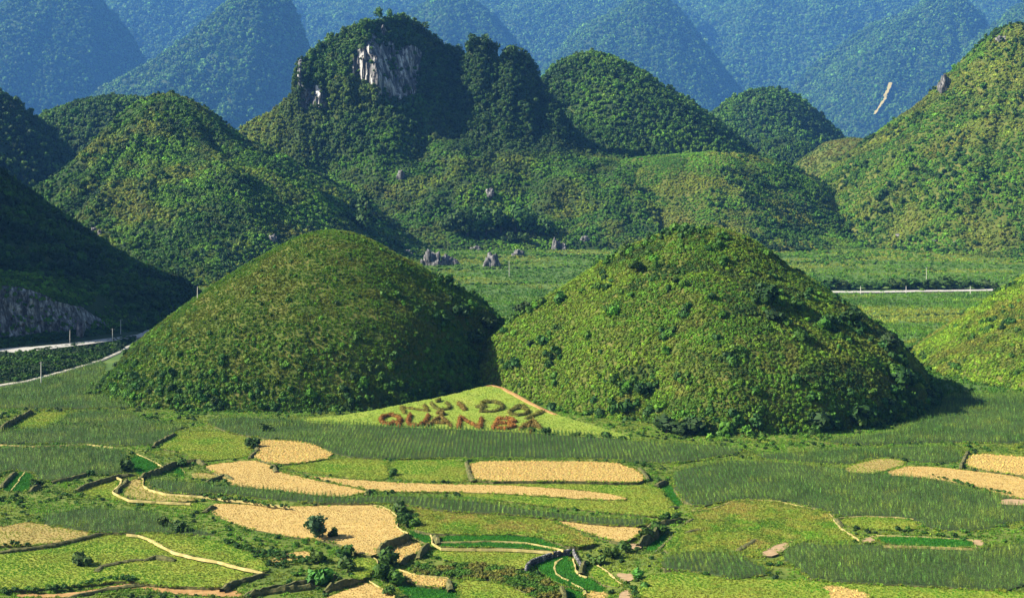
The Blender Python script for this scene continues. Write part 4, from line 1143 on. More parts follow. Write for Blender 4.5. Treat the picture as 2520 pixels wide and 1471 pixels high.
# ------------------------------------------------------------------ ground cover on the hills
def cover(h, dens, size, kind, tintf, name, label, cat, keep=None, tilt=.2, sink=.12, back=-.2):
    P, N = sample(h, dens, back=back)
    if len(P) == 0: return
    px, py = pxy(P)
    if keep is not None:
        k = keep(P, N, px, py) > rng.random(len(P))
        P, N, px, py = P[k], N[k], px[k], py[k]
    sz = rng.uniform(size[0], size[1], len(P)) * np.where(rng.random(len(P)) < .06, 1.5, 1)
    T = tintf(P, N, px, py)
    P = P.copy(); P[:, 2] -= sink * sz
    return scatter(name, kind, P, sz, vary(T), label, cat, tilt, N=N, blend=.85 if kind in ('bush', 'tuft', 'shrub') else .5)

# left cone: brown grass above, greener scrub at the foot
def t_left_grass(P, N, px, py):
    low = sst(30, 8, P[:, 2]) if False else 1 - sst(10, 34, P[:, 2])
    T = mixc(PAL['olive'] * np.array((.92, 1.08, .9)), PAL['green'] * 1.0, .15 + patch(P, 9, 101, .30, .56) * .8)
    T = mixc(T, PAL['green'], low * patch(P, 14, 102, .35, .6) * .85)
    T = mixc(T, PAL['yellow'] * .85, sst(-40, -85, P[:, 0] + 78 - 0) if False else patch(P, 20, 103, .55, .7) * .4)
    return mixc(T, PAL['brown'], patch(P, 5, 104, .64, .78) * .2)
cover(TL, 2.2, (.45, .85), 'tuft', t_left_grass, 'hill_grass', 'tall olive brown grass covering the left cone', 'grass')
def k_low(P, N, px, py): return np.clip((1 - sst(6, 36, P[:, 2])) * (.35 + patch(P, 12, 105, .4, .6)) + .10 + .5 * sst(30, 75, P[:, 0] + 78) * patch(P, 10, 106), 0, 1)
def t_scrub(P, N, px, py):
    T = mixc(PAL['mid'], PAL['green'], patch(P, 7, 107))
    T = mixc(T, PAL['bright'] * .8, patch(P, 11, 108, .55, .68) * .7)
    return mixc(T, PAL['dark'], patch(P, 8, 109, .52, .66) * .7)
cover(TL, .55, (.5, 1.2), 'bush', t_scrub, 'hill_scrub', 'green scrub round the foot of the left cone', 'scrub', k_low)
# right cone: bushes all over
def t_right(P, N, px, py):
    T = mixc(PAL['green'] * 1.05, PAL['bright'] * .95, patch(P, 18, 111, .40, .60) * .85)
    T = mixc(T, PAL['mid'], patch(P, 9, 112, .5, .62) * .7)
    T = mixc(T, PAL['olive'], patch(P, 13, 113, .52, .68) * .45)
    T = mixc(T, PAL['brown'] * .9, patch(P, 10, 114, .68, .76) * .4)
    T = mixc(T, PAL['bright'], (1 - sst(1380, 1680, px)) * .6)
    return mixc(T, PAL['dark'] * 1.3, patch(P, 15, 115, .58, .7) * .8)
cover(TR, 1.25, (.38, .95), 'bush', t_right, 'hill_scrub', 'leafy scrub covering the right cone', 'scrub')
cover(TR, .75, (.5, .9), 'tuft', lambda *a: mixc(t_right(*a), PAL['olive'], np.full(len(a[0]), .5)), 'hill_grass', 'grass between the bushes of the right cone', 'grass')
def t_j(P, N, px, py):
    T = mixc(PAL['bright'] * 1.1, PAL['olive'] * 1.15, patch(P, 15, 121) * .8)
    return mixc(T, PAL['mid'], patch(P, 6, 122, .52, .66) * .7)
cover(HJ, .8, (.5, 1.1), 'bush', t_j, 'hill_scrub', 'sunlit scrub on the slope at the right edge', 'scrub')
cover(HJ, .7, (.5, .9), 'tuft', t_j, 'hill_grass', 'yellow grass on the slope at the right edge', 'grass')
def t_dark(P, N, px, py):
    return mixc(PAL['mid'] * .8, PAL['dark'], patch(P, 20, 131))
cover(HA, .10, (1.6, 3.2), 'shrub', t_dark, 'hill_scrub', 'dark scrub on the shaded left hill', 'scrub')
cover(EMB, .5, (.6, 1.4), 'bush', lambda P, N, px, py: mixc(PAL['dark'] * 1.1, PAL['mid'] * .9, patch(P, 6, 132)), 'bank_scrub', 'dark scrub on the bank below the road', 'scrub',
      lambda P, N, px, py: 1.0 * (P[:, 1] < np.interp(px, cpx, [p.y for p in upP]) - 4.0) * (P[:, 1] > np.interp(px, cpx, [p.y for p in lowP]) + 1.6) + 1.0 * (P[:, 1] > np.interp(px, cpx, [p.y for p in upP]) + 15))
CUT = dict(o=None, V=cV, Q=cQ)
cover(CUT, .6, (.6, 1.5), 'bush', lambda P, N, px, py: mixc(PAL['mid'], PAL['green'], patch(P, 9, 135)), 'ledge_scrub', 'scrub on the ledge above the road cut', 'scrub', lambda P, N, px, py: 1.0 * (N[:, 2] > .6), back=-1)
# taller dark bushes in loose clusters and a ragged fringe round the feet
def k_clump(s0, foot):
    return lambda P, N, px, py: np.clip(.6 * patch(P, 13, s0, .56, .66) + foot * (1 - sst(3, 12, P[:, 2])) * (.15 + patch(P, 8, s0 + 1)) + .02, 0, 1)
t_cl = lambda P, N, px, py: mixc(PAL['dark'] * 1.8, PAL['mid'] * 1.2, patch(P, 6, 231))
cover(TR, .13, (1.1, 2.6), 'shrub', t_cl, 'hill_bushes', 'taller dark bushes clustered on the right cone', 'bushes', k_clump(232, .7))
cover(TL, .11, (1.0, 2.2), 'shrub', t_cl, 'hill_bushes', 'taller dark bushes at the foot of the left cone', 'bushes', lambda P, N, px, py: np.clip(.8 * (1 - sst(3, 22, P[:, 2])) * (.2 + patch(P, 8, 235)) + .7 * sst(20, 60, P[:, 0] + 78) * patch(P, 10, 236, .45, .6), 0, 1))
cover(HJ, .06, (1.0, 2.2), 'shrub', t_cl, 'hill_bushes', 'darker bushes on the slope at the right edge', 'bushes', k_clump(238, .5))
n = 60000
Y = rng.uniform(430, 700, n); X = rng.uniform(-1, 1, n) * (Y * .39 + 5)
fr = np.full(n, -99.0)
for o, hf, bb_ in HILLS[:3]: fr = np.maximum(fr, hf(X, Y))
Zg_ = np.where(Y > 560, 0, .3)
ok = (fr < .8) & (fr > -4.5) & (rng.random(n) < np.clip(.75 * np.exp((fr - .5) / 1.8), 0, 1) * (.15 + 1.2 * sst(.42, .6, fbm(X / 7, Y / 7, 241, 3))))
ok &= ~inside(LP, X, Y)
Q = np.stack([X, Y, Zg_ - .1], 1)[ok]
scatter('foot_scrub', 'shrub', Q, rng.uniform(.6, 1.7, len(Q)), vary(mixc(PAL['mid'], PAL['green'] * .9, rng.random(len(Q)))), 'ragged scrub fringing the feet of the cones', 'scrub')
# middle hills
def t_mid(a, b, c, s0):
    def f(P, N, px, py):
        T = mixc(PAL['mid'] * 1.25, PAL['green'] * 1.2, patch(P, 40, s0, .42, .6) * a)
        T = mixc(T, PAL['yellow'] * .8, patch(P, 55, s0 + 1, .48, .64) * b)
        T = mixc(T, PAL['olive'], patch(P, 24, s0 + 2, .55, .7) * .5)
        return mixc(T, PAL['dark'], patch(P, 34, s0 + 3, .5, .64) * c)
    return f
def kn(s, seed, lo=.35):
    return lambda P, N, px, py: lo + (1 - lo) * patch(P, s, seed, .42, .58)
cover(HC, .19, (1.2, 2.6), 'bush', t_mid(1, .9, .45, 141), 'hill_scrub', 'bushes covering the pointed green hill', 'scrub')
cover(HC, .035, (2.0, 3.8), 'tree', lambda P, N, px, py: mixc(PAL['mid'], PAL['dark'] * 1.4, patch(P, 20, 148)), 'hill_wood', 'trees scattered over the pointed green hill', 'wood', kn(34, 145, .12))
cover(HF, .30, (.8, 1.7), 'bush', lambda *a: t_mid(.9, 1.0, .15, 151)(*a) * 1.12, 'hill_scrub', 'yellow green bushes on the flat topped mound', 'scrub')
def t_f2(P, N, px, py): return mixc(PAL['dark'] * 1.2, PAL['mid'], patch(P, 14, 157))
cover(HF, .075, (1.8, 3.8), 'tree', t_f2, 'hill_wood', 'dark trees on the right shoulder of the mound', 'wood', lambda P, N, px, py: sst(1720, 1830, px + 40 * (fbm(P[:, 0] / 20, P[:, 2] / 20, 158, 3) - .5)) * (.2 + .5 * sst(380, 430, py)) * sst(.36, .52, fbm(P[:, 0] / 22, P[:, 2] / 16, 159, 3)))
cover(HI, .17, (1.1, 2.4), 'bush', t_mid(.9, .9, .35, 161), 'hill_scrub', 'yellow green bushes on the steep right hill', 'scrub')
cover(HI, .022, (2.4, 4.2), 'tree', lambda P, N, px, py: mixc(PAL['dark'] * 1.3, PAL['mid'], patch(P, 20, 166)), 'hill_wood', 'scattered dark trees on the steep right hill', 'wood', kn(35, 167, .1))
cover(HH, .12, (1.2, 2.0), 'bush', lambda P, N, px, py: mixc(PAL['olive'] * .9, PAL['mid'], patch(P, 30, 171) * .7), 'hill_grass', 'brown green grass on the small smooth knoll', 'grass')
def t_forest(s0, br=1.0):
    def f(P, N, px, py):
        T = mixc(PAL['mid'] * br, PAL['green'] * br, patch(P, 60, s0))
        return mixc(T, PAL['dark'] * br, patch(P, 30, s0 + 1, .5, .66) * .6)
    return f
cover(HE, .06, (3.0, 5.2), 'tree', t_forest(181, .95), 'hill_wood', 'dense trees on the dark domed hill', 'wood')
cover(HE2, .06, (3.0, 5.0), 'tree', t_forest(183, .8), 'hill_wood', 'dense trees on the small dark knoll', 'wood')
cover(HB1, .05, (3.2, 5.5), 'tree', t_forest(185, .8), 'hill_wood', 'dense trees on the dark hill at the left edge', 'wood')
cover(HB2, .05, (3.2, 5.5), 'tree', t_forest(187, .8), 'hill_wood', 'dense trees on the low wooded ridge', 'wood')
cover(HG, .04, (4.0, 6.5), 'fartree', t_forest(189, 1.0), 'hill_wood', 'dense trees on the blue green dome', 'wood')
# tower and its apron
P, N = sample(KA, .20, back=-.1)
px, py = pxy(P)
bb = bare(px, py, P[:, 0], P[:, 2])
k = (bb < .56 + rng.normal(0, .08, len(bb))) | (rng.random(len(bb)) < .05)
P, N, px, py = P[k], N[k], px[k], py[k]
py_ = py + (fbm(P[:, 0] / 25, P[:, 2] / 40, 198, 3) - .5) * 150
tow = (1 - sst(330, 420, py_))
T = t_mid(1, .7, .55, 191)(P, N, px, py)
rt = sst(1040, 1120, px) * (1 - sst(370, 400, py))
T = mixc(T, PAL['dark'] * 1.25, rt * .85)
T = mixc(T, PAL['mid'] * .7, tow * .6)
T = mixc(T, PAL['yellow'], (1 - sst(640, 740, px)) * (1 - sst(330, 420, py)) * .7)  # left slope tinted yellow to paint sunlight into its leaf colour
wood = (tow > .5) | (patch(P, 26, 196, .50, .60) * .55 > rng.random(len(P)))
keep = ~wood | (rng.random(len(P)) < np.where(tow > .5, .55, .45))
P, N, px, py, T, tow, wood = P[keep], N[keep], px[keep], py[keep], T[keep], tow[keep], wood[keep]
Pb = P[~wood].copy(); Pb[:, 2] -= .2
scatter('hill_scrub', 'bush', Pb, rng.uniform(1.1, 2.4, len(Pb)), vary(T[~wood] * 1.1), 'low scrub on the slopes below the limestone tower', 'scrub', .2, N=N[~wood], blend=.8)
P, N, px, py, T, tow = P[wood], N[wood], px[wood], py[wood], T[wood], tow[wood]
sz = rng.uniform(1.7, 3.4, len(P)) * (1 + .6 * tow * (px > 760) * (rng.random(len(P)) < .5))
P[:, 2] -= .15 * sz
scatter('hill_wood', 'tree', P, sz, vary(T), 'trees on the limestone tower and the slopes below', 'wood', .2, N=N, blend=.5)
for i, h in enumerate(FM):
    far = h['d0'] > 11000
    cover(h, .0052 if not far else .0030, (8.0, 18.0) if not far else (12, 24), 'fartree', t_forest(200 + i * 3, .95), 'mountain_forest', 'forest on the ' + h['o']['label'], 'forest', lambda P, N, px, py: (py > -60) * 1.0, sink=.1)

# ------------------------------------------------------------------ crops and grass of the near fields
def inpoly(P, step, jit):
    A = np.array([p[:2] for p in P]); x1, y1 = A.min(0); x2, y2 = A.max(0)
    X, Y = np.meshgrid(np.arange(x1, x2, step[0]), np.arange(y1, y2, step[1]))
    X = X.ravel() + rng.normal(0, jit, X.size); Y = Y.ravel() + rng.normal(0, jit, Y.size)
    q = inside(P, X, Y) & (np.abs(X) < Y * .405 + 22)
    return X[q], Y[q]
def hill_free(X, Y, z):
    ok = np.ones(X.shape, bool)
    for o, hf, (a1, a2, b1, b2) in HILLS[:3]:
        ok &= hf(X, Y) < z + .2
    return ok
acc = {}
def put(key, P, s, T):
    acc.setdefault(key, []).append((P, s, T))
lower_than = lambda lv, i: [j for j in range(len(FW)) if FW[j][1] > lv and j != i]
for i, (kd, lv, P, nm, lab) in enumerate(FW):
    def base(step, jit):
        X, Y = inpoly(P, step, jit)
        ok = hill_free(X, Y, lv)
        for j in lower_than(lv, i):
            A = np.array([p[:2] for p in FW[j][2]])
            q = ok & (X > A[:, 0].min()) & (X < A[:, 0].max()) & (Y > A[:, 1].min()) & (Y < A[:, 1].max())
            if q.any():
                idx = np.where(q)[0]; ok[idx] &= ~inside(FW[j][2], X[idx], Y[idx])
        X, Y = X[ok], Y[ok]
        return np.stack([X, Y, np.full(len(X), lv)], 1)
    if kd == 'maize':
        Q = base((1.25, .5), .11)
        g = patch(Q, 14, 301 + i)
        T = mixc(PAL['maize'], PAL['maize2'], g * .7)
        T = mixc(T, PAL['yellow'], patch(Q, 7, 340 + i, .55, .75) * .45)
        hs = (.42 + .36 * fbm(Q[:, 0] / 8, Q[:, 1] / 8, 360 + i, 3))
        put('maize', Q, hs * rng.uniform(.7, 1.35, len(Q)), vary(T * .9, .36))
    elif kd in ('grass', 'olivegrass'):
        Q = base((.62, .7), .22)
        T = mixc(PAL['green'] * 1.15, PAL['yellow'] * np.array((1.0, .92, 1.2)), patch(Q, 9, 401 + i, .35, .65) * .9)
        T = mixc(T, PAL['olive'] * 1.5, patch(Q, 12, 455 + i, .46, .66) * .6)
        T = mixc(T, PAL['green'] * .9, patch(Q, 4, 459 + i, .56, .7) * .5)
        if kd == 'olivegrass':
            T = mixc(T, PAL['brown'] * 1.4, patch(Q, 10, 420 + i, .5, .66) * .55)
            T = mixc(T, PAL['mid'], patch(Q, 5, 440 + i, .56, .68) * .6)
        tl = kd == 'olivegrass'
        put('turf', Q, rng.uniform(.2, .42, len(Q)) * (1.35 if tl else 1), vary(T, .14))
    elif kd == 'paddy':
        Q = base((.4, .5), .08)
        T = np.broadcast_to(np.array((.030, .145, .012)), (len(Q), 3)) * (.75 + .5 * fbm(Q[:, 0] / 4, Q[:, 1] / 4, 461, 3))[:, None]
        put('rice', Q, rng.uniform(.3, .45, len(Q)), vary(T, .12))
    elif kd == 'dots':
        Q = base((1.0, 1.15), .3)
        T = np.broadcast_to(np.array((.47, .35, .13)), (len(Q), 3))
        put('straw', Q, rng.uniform(.5, .95, len(Q)), vary(T, .18))
        Q = base((.9, 1.2), .4)
        put('straw', Q, rng.uniform(.3, .5, len(Q)), vary(np.broadcast_to(np.array((.18, .15, .045)), (len(Q), 3)), .3))
    elif kd == 'tan':
        Q = base((.55, 1.0), .12)
        T = np.broadcast_to(np.array((.39, .272, .094)), (len(Q), 3)) * ((.55 + .8 * fbm(Q[:, 0] / 9, Q[:, 1] / 6, 471, 4)) * (.9 + .2 * (np.floor(Q[:, 1] / 1.0) % 3 == 0)))[:, None]
        put('turfstraw', Q, rng.uniform(.12, .28, len(Q)), vary(T, .2))
    elif kd == 'olive':
        Q = base((.7, .9), .25)
        T = mixc(PAL['yellow'], np.array((.34, .26, .10)), patch(Q, 8, 481 + i) * .8)
        put('turf', Q, rng.uniform(.18, .38, len(Q)), vary(T, .15))
    elif kd == 'beans':
        Q = base((.8, .9), .2)
        T = mixc(PAL['olive'] * .9, PAL['mid'], patch(Q, 4, 491))
        put('bush', Q, rng.uniform(.45, .9, len(Q)), vary(T, .2))
# rough growth on the banks and every strip of ground left over
def gz(X, Y):
    ix = np.clip(np.searchsorted(xs, X) - 1, 0, len(xs) - 2); iy = np.clip(np.searchsorted(ys, Y) - 1, 0, len(ys) - 2)
    fx = (X - xs[ix]) / (xs[ix + 1] - xs[ix]); fy = (Y - ys[iy]) / (ys[iy + 1] - ys[iy])
    return (GZ[iy, ix] * (1 - fx) + GZ[iy, ix + 1] * fx) * (1 - fy) + (GZ[iy + 1, ix] * (1 - fx) + GZ[iy + 1, ix + 1] * fx) * fy
n = 150000
X = rng.uniform(-235, 235, n); Y = rng.uniform(272, 560, n)
q = (np.abs(X) < Y * .405 + 22)
for kd, lv, P, nm, lab in FW:
    A = np.array([p[:2] for p in P])
    z = q & (X > A[:, 0].min()) & (X < A[:, 0].max()) & (Y > A[:, 1].min()) & (Y < A[:, 1].max())
    idx = np.where(z)[0]; q[idx] &= ~inside(P, X[idx], Y[idx])
idx = np.where(q)[0]; q[idx] &= ~inside(LPs, X[idx], Y[idx])
X, Y = X[q], Y[q]
Zg = gz(X, Y)
ok = hill_free(X, Y, Zg)
Q = np.stack([X, Y, Zg], 1)[ok]
T = mixc(PAL['green'] * 1.15, PAL['yellow'] * .8, patch(Q, 10, 501, .4, .6) * .8)
T = mixc(T, PAL['mid'], patch(Q, 6, 502, .5, .62) * .8)
put('turf', Q, rng.uniform(.3, .6, len(Q)), vary(T, .2))
sel = rng.random(len(Q)) < .10 * patch(Q, 7, 503, .42, .6) + .012
Qb = Q[sel]
put('bush', Qb, rng.uniform(.5, 1.1, len(Qb)), vary(mixc(PAL['mid'], PAL['dark'] * 1.2, patch(Qb, 8, 504)), .25))
for i, (kd, lv, P, nm, lab) in enumerate(FW):
    E = np.array([p[:2] for p in P]); E2 = np.roll(E, -1, 0)
    L_e = np.linalg.norm(E2 - E, axis=1)
    m_ = int(L_e.sum() * 2.2)
    k = rng.choice(len(E), m_, p=L_e / L_e.sum()); t = rng.random((m_, 1))
    Q = E[k] * (1 - t) + E2[k] * t + rng.normal(0, .38, (m_, 2))
    on = fbm(Q[:, 0] / 4, Q[:, 1] / 4, 551, 3) > .38
    Q = Q[on & (np.abs(Q[:, 0]) < Q[:, 1] * .405 + 22)]
    ok = hill_free(Q[:, 0], Q[:, 1], lv)
    Q = np.stack([Q[:, 0], Q[:, 1], np.full(len(Q), lv - .08)], 1)[ok]
    if len(Q): put('turf', Q, rng.uniform(.25, .6, len(Q)), vary(mixc(PAL['green'], PAL['yellow'] * .9, rng.random(len(Q))), .25))
for s_, pts, z, gap in [(1, [(1500, 722), (1700, 750), (1900, 776), (2120, 802)], .1, .9), (4, [(1860, 575), (2000, 612), (2150, 655), (2390, 700)], .7, 1.1), (1, [(20, 1085), (100, 1080), (200, 1075)], -1.0, 1.2), (1, [(380, 195), (520, 190), (740, 205)], .1, .8),
                        (1, [(0, 1420), (300, 1405), (600, 1378), (820, 1318), (980, 1340)], -1.7, .5), (2, [(200, 1205), (380, 1160), (560, 1200), (300, 1212)], -.9, .5), (1, [(1650, 1050), (1850, 1120), (2100, 1150), (1900, 1180)], -.8, .4)]:
    L = wobble([gnd(px, py, z) for px, py in Z_(s_, pts)], .6, gap, 71, closed=False)
    Qe = np.array([(p.x + random.gauss(0, .35), p.y + random.gauss(0, .6), z) for p in L])
    put('bush', Qe, rng.uniform(.4, .95, len(Qe)), vary(mixc(PAL['mid'] * 1.1, PAL['dark'] * 1.4, rng.random(len(Qe))), .2))
# lawn
a = lV[lQ].mean(1)
kk = rng.integers(0, len(a), 9000)
Q = a[kk] + np.concatenate([rng.uniform(-.4, .4, (9000, 2)), np.zeros((9000, 1))], 1)
ok = inside(LPs, Q[:, 0], Q[:, 1]) & hill_free(Q[:, 0], Q[:, 1], Q[:, 2])
Q = Q[ok]
put('lawn', Q, rng.uniform(.14, .26, len(Q)), vary(mixc(np.array((.125, .205, .03)), PAL['yellow'] * 1.0, patch(Q, 6, 511)), .12))
names = dict(maize=('maize_crop', 'maize', 'maize plants standing in the near fields', 'maize'), turf=('grass', 'turf', 'short grass on plots and banks of the near fields', 'grass'),
             rice=('rice_crop', 'rice', 'bright green rice in the paddies', 'rice'), straw=('straw_heaps', 'straw', 'heaps of straw dotted over the stubble plots', 'straw'),
             turfstraw=('stubble', 'turf', 'short cut stubble on the tan fields', 'stubble'), bush=('undergrowth', 'bush', 'low weeds and bushes along the terrace banks', 'undergrowth'),
             lawn=('lawn_grass', 'turf', 'mown grass on the lawn between the cones', 'grass'))
for key, L_ in acc.items():
    nm, kind, lab, cat = names[key]
    scatter(nm, kind, np.concatenate([a for a, b, c in L_]), np.concatenate([b for a, b, c in L_]), np.concatenate([c for a, b, c in L_]), lab, cat, .1)

# ------------------------------------------------------------------ trees, one by one
def big_tree_data(seed, n, leaf, lobes, tall, wid=.45):
    r = np.random.default_rng(seed); parts = []
    for k in range(lobes):
        a = r.uniform(0, 6.28); rr = r.uniform(.05, wid)
        c = np.array([math.cos(a) * rr, math.sin(a) * rr, r.uniform(.35, .85) * tall])
        R = r.uniform(.16, .30)
        d = r.normal(0, 1, (n // lobes, 3)); d /= np.linalg.norm(d, axis=1)[:, None]
        P = c + d * R * r.uniform(.6, 1.15, (len(d), 1))
        parts.append(quads_on(d, P, leaf, r))
    return join(parts)
def column_data(seed, n=420, leaf=.07):
    r = np.random.default_rng(seed)
    z = r.uniform(.1, 1.0, n); R = .17 * np.sin(np.clip(z, 0, 1) ** .7 * 3.0) + .03
    a = r.uniform(0, 6.28, n)
    d = np.stack([np.cos(a), np.sin(a), r.normal(.3, .3, n)], 1); d /= np.linalg.norm(d, axis=1)[:, None]
    P = np.stack([np.cos(a) * R * r.uniform(.4, 1.1, n), np.sin(a) * R * r.uniform(.4, 1.1, n), z], 1)
    return quads_on(d, P, leaf, r)
CROWN = [mesh_mixed('crown', *big_tree_data(600 + i, 420, .13, 9, 1.0)) for i in range(4)]
CROWNB = [mesh_mixed('crown', *big_tree_data(620 + i, 300, .2, 6, .8, .4)) for i in range(3)]
COLM = mesh_mixed('crown', *column_data(640))
for m in CROWN + CROWNB + [COLM]: m.materials.append(M['leaf_o'])
def trunk_mesh(seed):
    r = random.Random(seed); V, fs = [], []
    def limb(p0, p1, r0, r1):
        o = len(V); d = (p1 - p0).normalized()
        u = d.orthogonal().normalized(); v = d.cross(u)
        for p, q in ((p0, r0), (p0.lerp(p1, .5) + u * .015, (r0 + r1) / 2), (p1, r1)):
            for k in range(6):
                a = k * math.pi / 3
                V.append((p + (u * math.cos(a) + v * math.sin(a)) * q)[:])
        for s in range(2):
            for k in range(6):
                fs.append((o + s * 6 + k, o + s * 6 + (k + 1) % 6, o + s * 6 + 6 + (k + 1) % 6, o + s * 6 + 6 + k))
    limb(Vector((0, 0, -.08)), Vector((.02, .01, .4)), .045, .03)
    for k in range(5):
        a = k * 1.26 + r.uniform(-.3, .3)
        limb(Vector((.02, .01, .3 + .03 * k)), Vector((.26 * math.cos(a), .26 * math.sin(a), .55 + .07 * k)), .022, .008)
    m = bpy.data.meshes.new('trunk'); m.from_pydata(V, [], fs); m.update(); m.materials.append(M['bark'])
    return m
TRUNK = [trunk_mesh(i) for i in range(3)]
ORD = 'first second third fourth fifth sixth seventh eighth ninth tenth eleventh twelfth thirteenth fourteenth fifteenth sixteenth seventeenth eighteenth nineteenth twentieth'.split()
tcount = [0]
def tree(name, px, py, hpx, lab, cat='tree', col=(.03, .065, .014), group=None, crowns=CROWN, wide=1.0, p=None, trunk=True):
    p = p or hit(px, py)
    if p is None: return
    hgt = hpx * p.y / F * (.8 if group == 'shrubs along the terraces' else 1)
    t = empty(name, p); tag(t, lab, cat, group)
    i = tcount[0]; tcount[0] += 1
    if trunk: k = link('trunk', TRUNK[i % 3], None, t); k.scale = (hgt * wide, hgt * wide, hgt)
    c = link('crown', crowns[i % len(crowns)], None, t)
    c.scale = (hgt * wide * 1.15, hgt * wide * 1.15, hgt * 1.1)
    c.rotation_euler = (0, 0, i * 1.7)
    c.color = (*[q * random.uniform(.85, 1.15) for q in col], 1)
    return t
DK = (.034, .08, .012); MD = (.055, .12, .016); GR = (.05, .10, .02); BR = (.05, .16, .02)
tree('round_tree', 785, 1328, 54, 'lone round grey green tree standing on the big tan field', col=(.05, .085, .04), wide=1.0)
tree('shrub', 822, 1322, 24, 'small dark shrub just right of the lone round tree', 'shrub', DK, crowns=CROWNB)
for (px, py, h_, lab, c) in [
    (984, 1262, 36, 'dark shrub on the top corner of the tan field rim', DK), (1000, 1296, 42, 'dense dark shrub in the elbow right of the tan field', DK),
    (1022, 1300, 30, 'dark shrub spilling right of the tan field elbow', MD),
    (852, 1372, 40, 'dark shrub below the tip of the big tan field', DK), (856, 1408, 42, 'dark shrub beside the small yellow green plot', DK),
    (782, 1384, 36, 'bushy shrub right of the small tan patch', MD), (792, 1440, 56, 'bright leafy shrub above the shaded bank at bottom', BR),
    (952, 1392, 50, 'tall dark shrub by the speckled plot', DK), (940, 1428, 52, 'dark shrub left of the stream bed at bottom', DK), (974, 1438, 44, 'leafy shrub above the bottom rice plot', MD),
    (955, 1466, 30, 'dark shrub on the edge of the tan corner', DK), (620, 1104, 34, 'dark shrub at the right corner of the yellow green plot', DK), (650, 1062, 26, 'dark shrub at the left end of the maize band', DK),
    (1408, 1366, 16, 'dark shrub at the end of the rice strips', DK), (1440, 1396, 20, 'dark shrub right of the rice bowl', DK), (1620, 1310, 34, 'dark shrub in the gully below the meadow', DK),
    (1596, 1330, 40, 'dark gully shrub beside the tan wedge', DK), (1640, 1282, 26, 'dark shrub at the head of the gully', DK), (1664, 1280, 24, 'low dark shrub on the gully rim', DK),
    (1540, 1360, 32, 'dark shrub on the lower gully side', MD), (1505, 1374, 34, 'rounded gully shrub above the narrow terrace', MD), (1475, 1390, 32, 'leafy shrub near the foot of the gully', MD),
    (1570, 1425, 30, 'bright leafy shrub by the stream at bottom', BR), (1588, 1456, 30, 'bright shrub beside the dark stone wall', BR), (310, 1160, 40, 'dark shrub left of the wedge of rice', DK),
    (445, 1150, 24, 'dark shrub below the yellow green plot', DK), (222, 1170, 18, 'small dark shrub on the maize plot edge at left', DK), (88, 1200, 28, 'dark shrub right of the left rice plot', DK),
    (400, 1295, 30, 'tall leafy shrub amid the dull maize', GR), (440, 1308, 34, 'bright tall shrub right of the dull maize', GR), (200, 1392, 42, 'spindly green shrub on the bottom left terrace', GR),
    (672, 1156, 14, 'tiny dark shrub where the tan fields meet', DK), (905, 1218, 13, 'tiny dark shrub at the tan field point', DK), (968, 1170, 22, 'dark hedge shrub between the two green plots', DK)]:
    tree('shrub', px, py, h_, lab, 'shrub', c, 'shrubs along the terraces', CROWNB, 1.25)
for (px, py, h_, lab) in [(1312, 1066, 14, 'low dark shrub under the last letter'), (1345, 1068, 16, 'dark shrub right of the lettering'), (1420, 1076, 14, 'first round shrub on the lawn edge'),
                          (1452, 1080, 12, 'second round shrub on the lawn edge'), (1492, 1080, 18, 'largest round shrub on the lawn edge'), (1532, 1084, 13, 'last round shrub by the lawn tip')]:
    tree('shrub', px, py, h_, lab, 'shrub', DK, 'shrubs along the lawn edge', CROWNB, 1.5)
# tall dark column tree and the wood edge in the middle distance
tree('cypress_tree', 896, 572, 92, 'tall dark columnar tree behind the left cone', 'tree', DK, None, [COLM], 1.0)
for (px, py, h_, lab) in [(1108, 575, 44, 'dark tree at the left of the wood edge above the rocks'), (1150, 582, 58, 'tall tree in the wood edge above the rocks'), (1195, 578, 66, 'tallest tree of the wood edge'),
                          (1232, 572, 56, 'dark tree right of the tallest wood edge tree'), (1268, 574, 62, 'dark broad tree in the wood edge'), (1310, 580, 52, 'dark tree above the white boulder'),
                          (1348, 584, 42, 'dark tree at the right end of the wood edge'), (1290, 600, 26, 'low dark tree behind the field rocks'), (1250, 598, 24, 'small dark tree above the round rock')]:
    tree('tree', px, py, h_, lab, 'tree', DK, 'trees of the wood edge above the rocks')
for (px, py, h_, lab, wd) in [(935, 48, 26, 'twin topped tree on the tower summit', .8), (960, 46, 20, 'small tree right of the summit tree', .8), (1178, 128, 40, 'dark tree crowning the left pinnacle of the tower', 1.1), (1200, 136, 34, 'dark tree on the right of the left pinnacle', 1.1),
                          (1262, 150, 34, 'dark tree crowning the right pinnacle', 1.1), (1296, 168, 32, 'dark tree on the right shoulder of the right pinnacle', 1.1), (1030, 84, 28, 'dark tree on the right shoulder of the summit', 1.2), (985, 62, 26, 'leafy tree on the summit right of the rock', 1.2), (905, 74, 26, 'leafy tree left of the summit', 1.2)]:
    tree('tree', px, py, h_, lab, 'tree', DK if px > 1000 else MD, 'trees on top of the limestone tower', CROWN, wd)
crest = [(764, 134, 20), (788, 116, 24), (812, 98, 18), (846, 82, 24), (872, 70, 20), (1046, 92, 26), (1072, 108, 30), (1098, 124, 24), (1124, 136, 30), (1160, 122, 32), (1222, 150, 26), (1246, 142, 30), (1314, 180, 28), (1334, 222, 30), (1352, 242, 22), (1376, 262, 26), (1398, 306, 24), (1428, 336, 20)]
for k, (px, py, h_) in enumerate(crest):
    tree('tree', px, py + 10, h_, ('eighteenth' if k == 17 else ORD[k]) + ' crest tree from the left along the rim of the limestone tower', 'tree', DK if k > 4 else MD, 'trees on top of the limestone tower', CROWN, random.uniform(.7, 1.2))
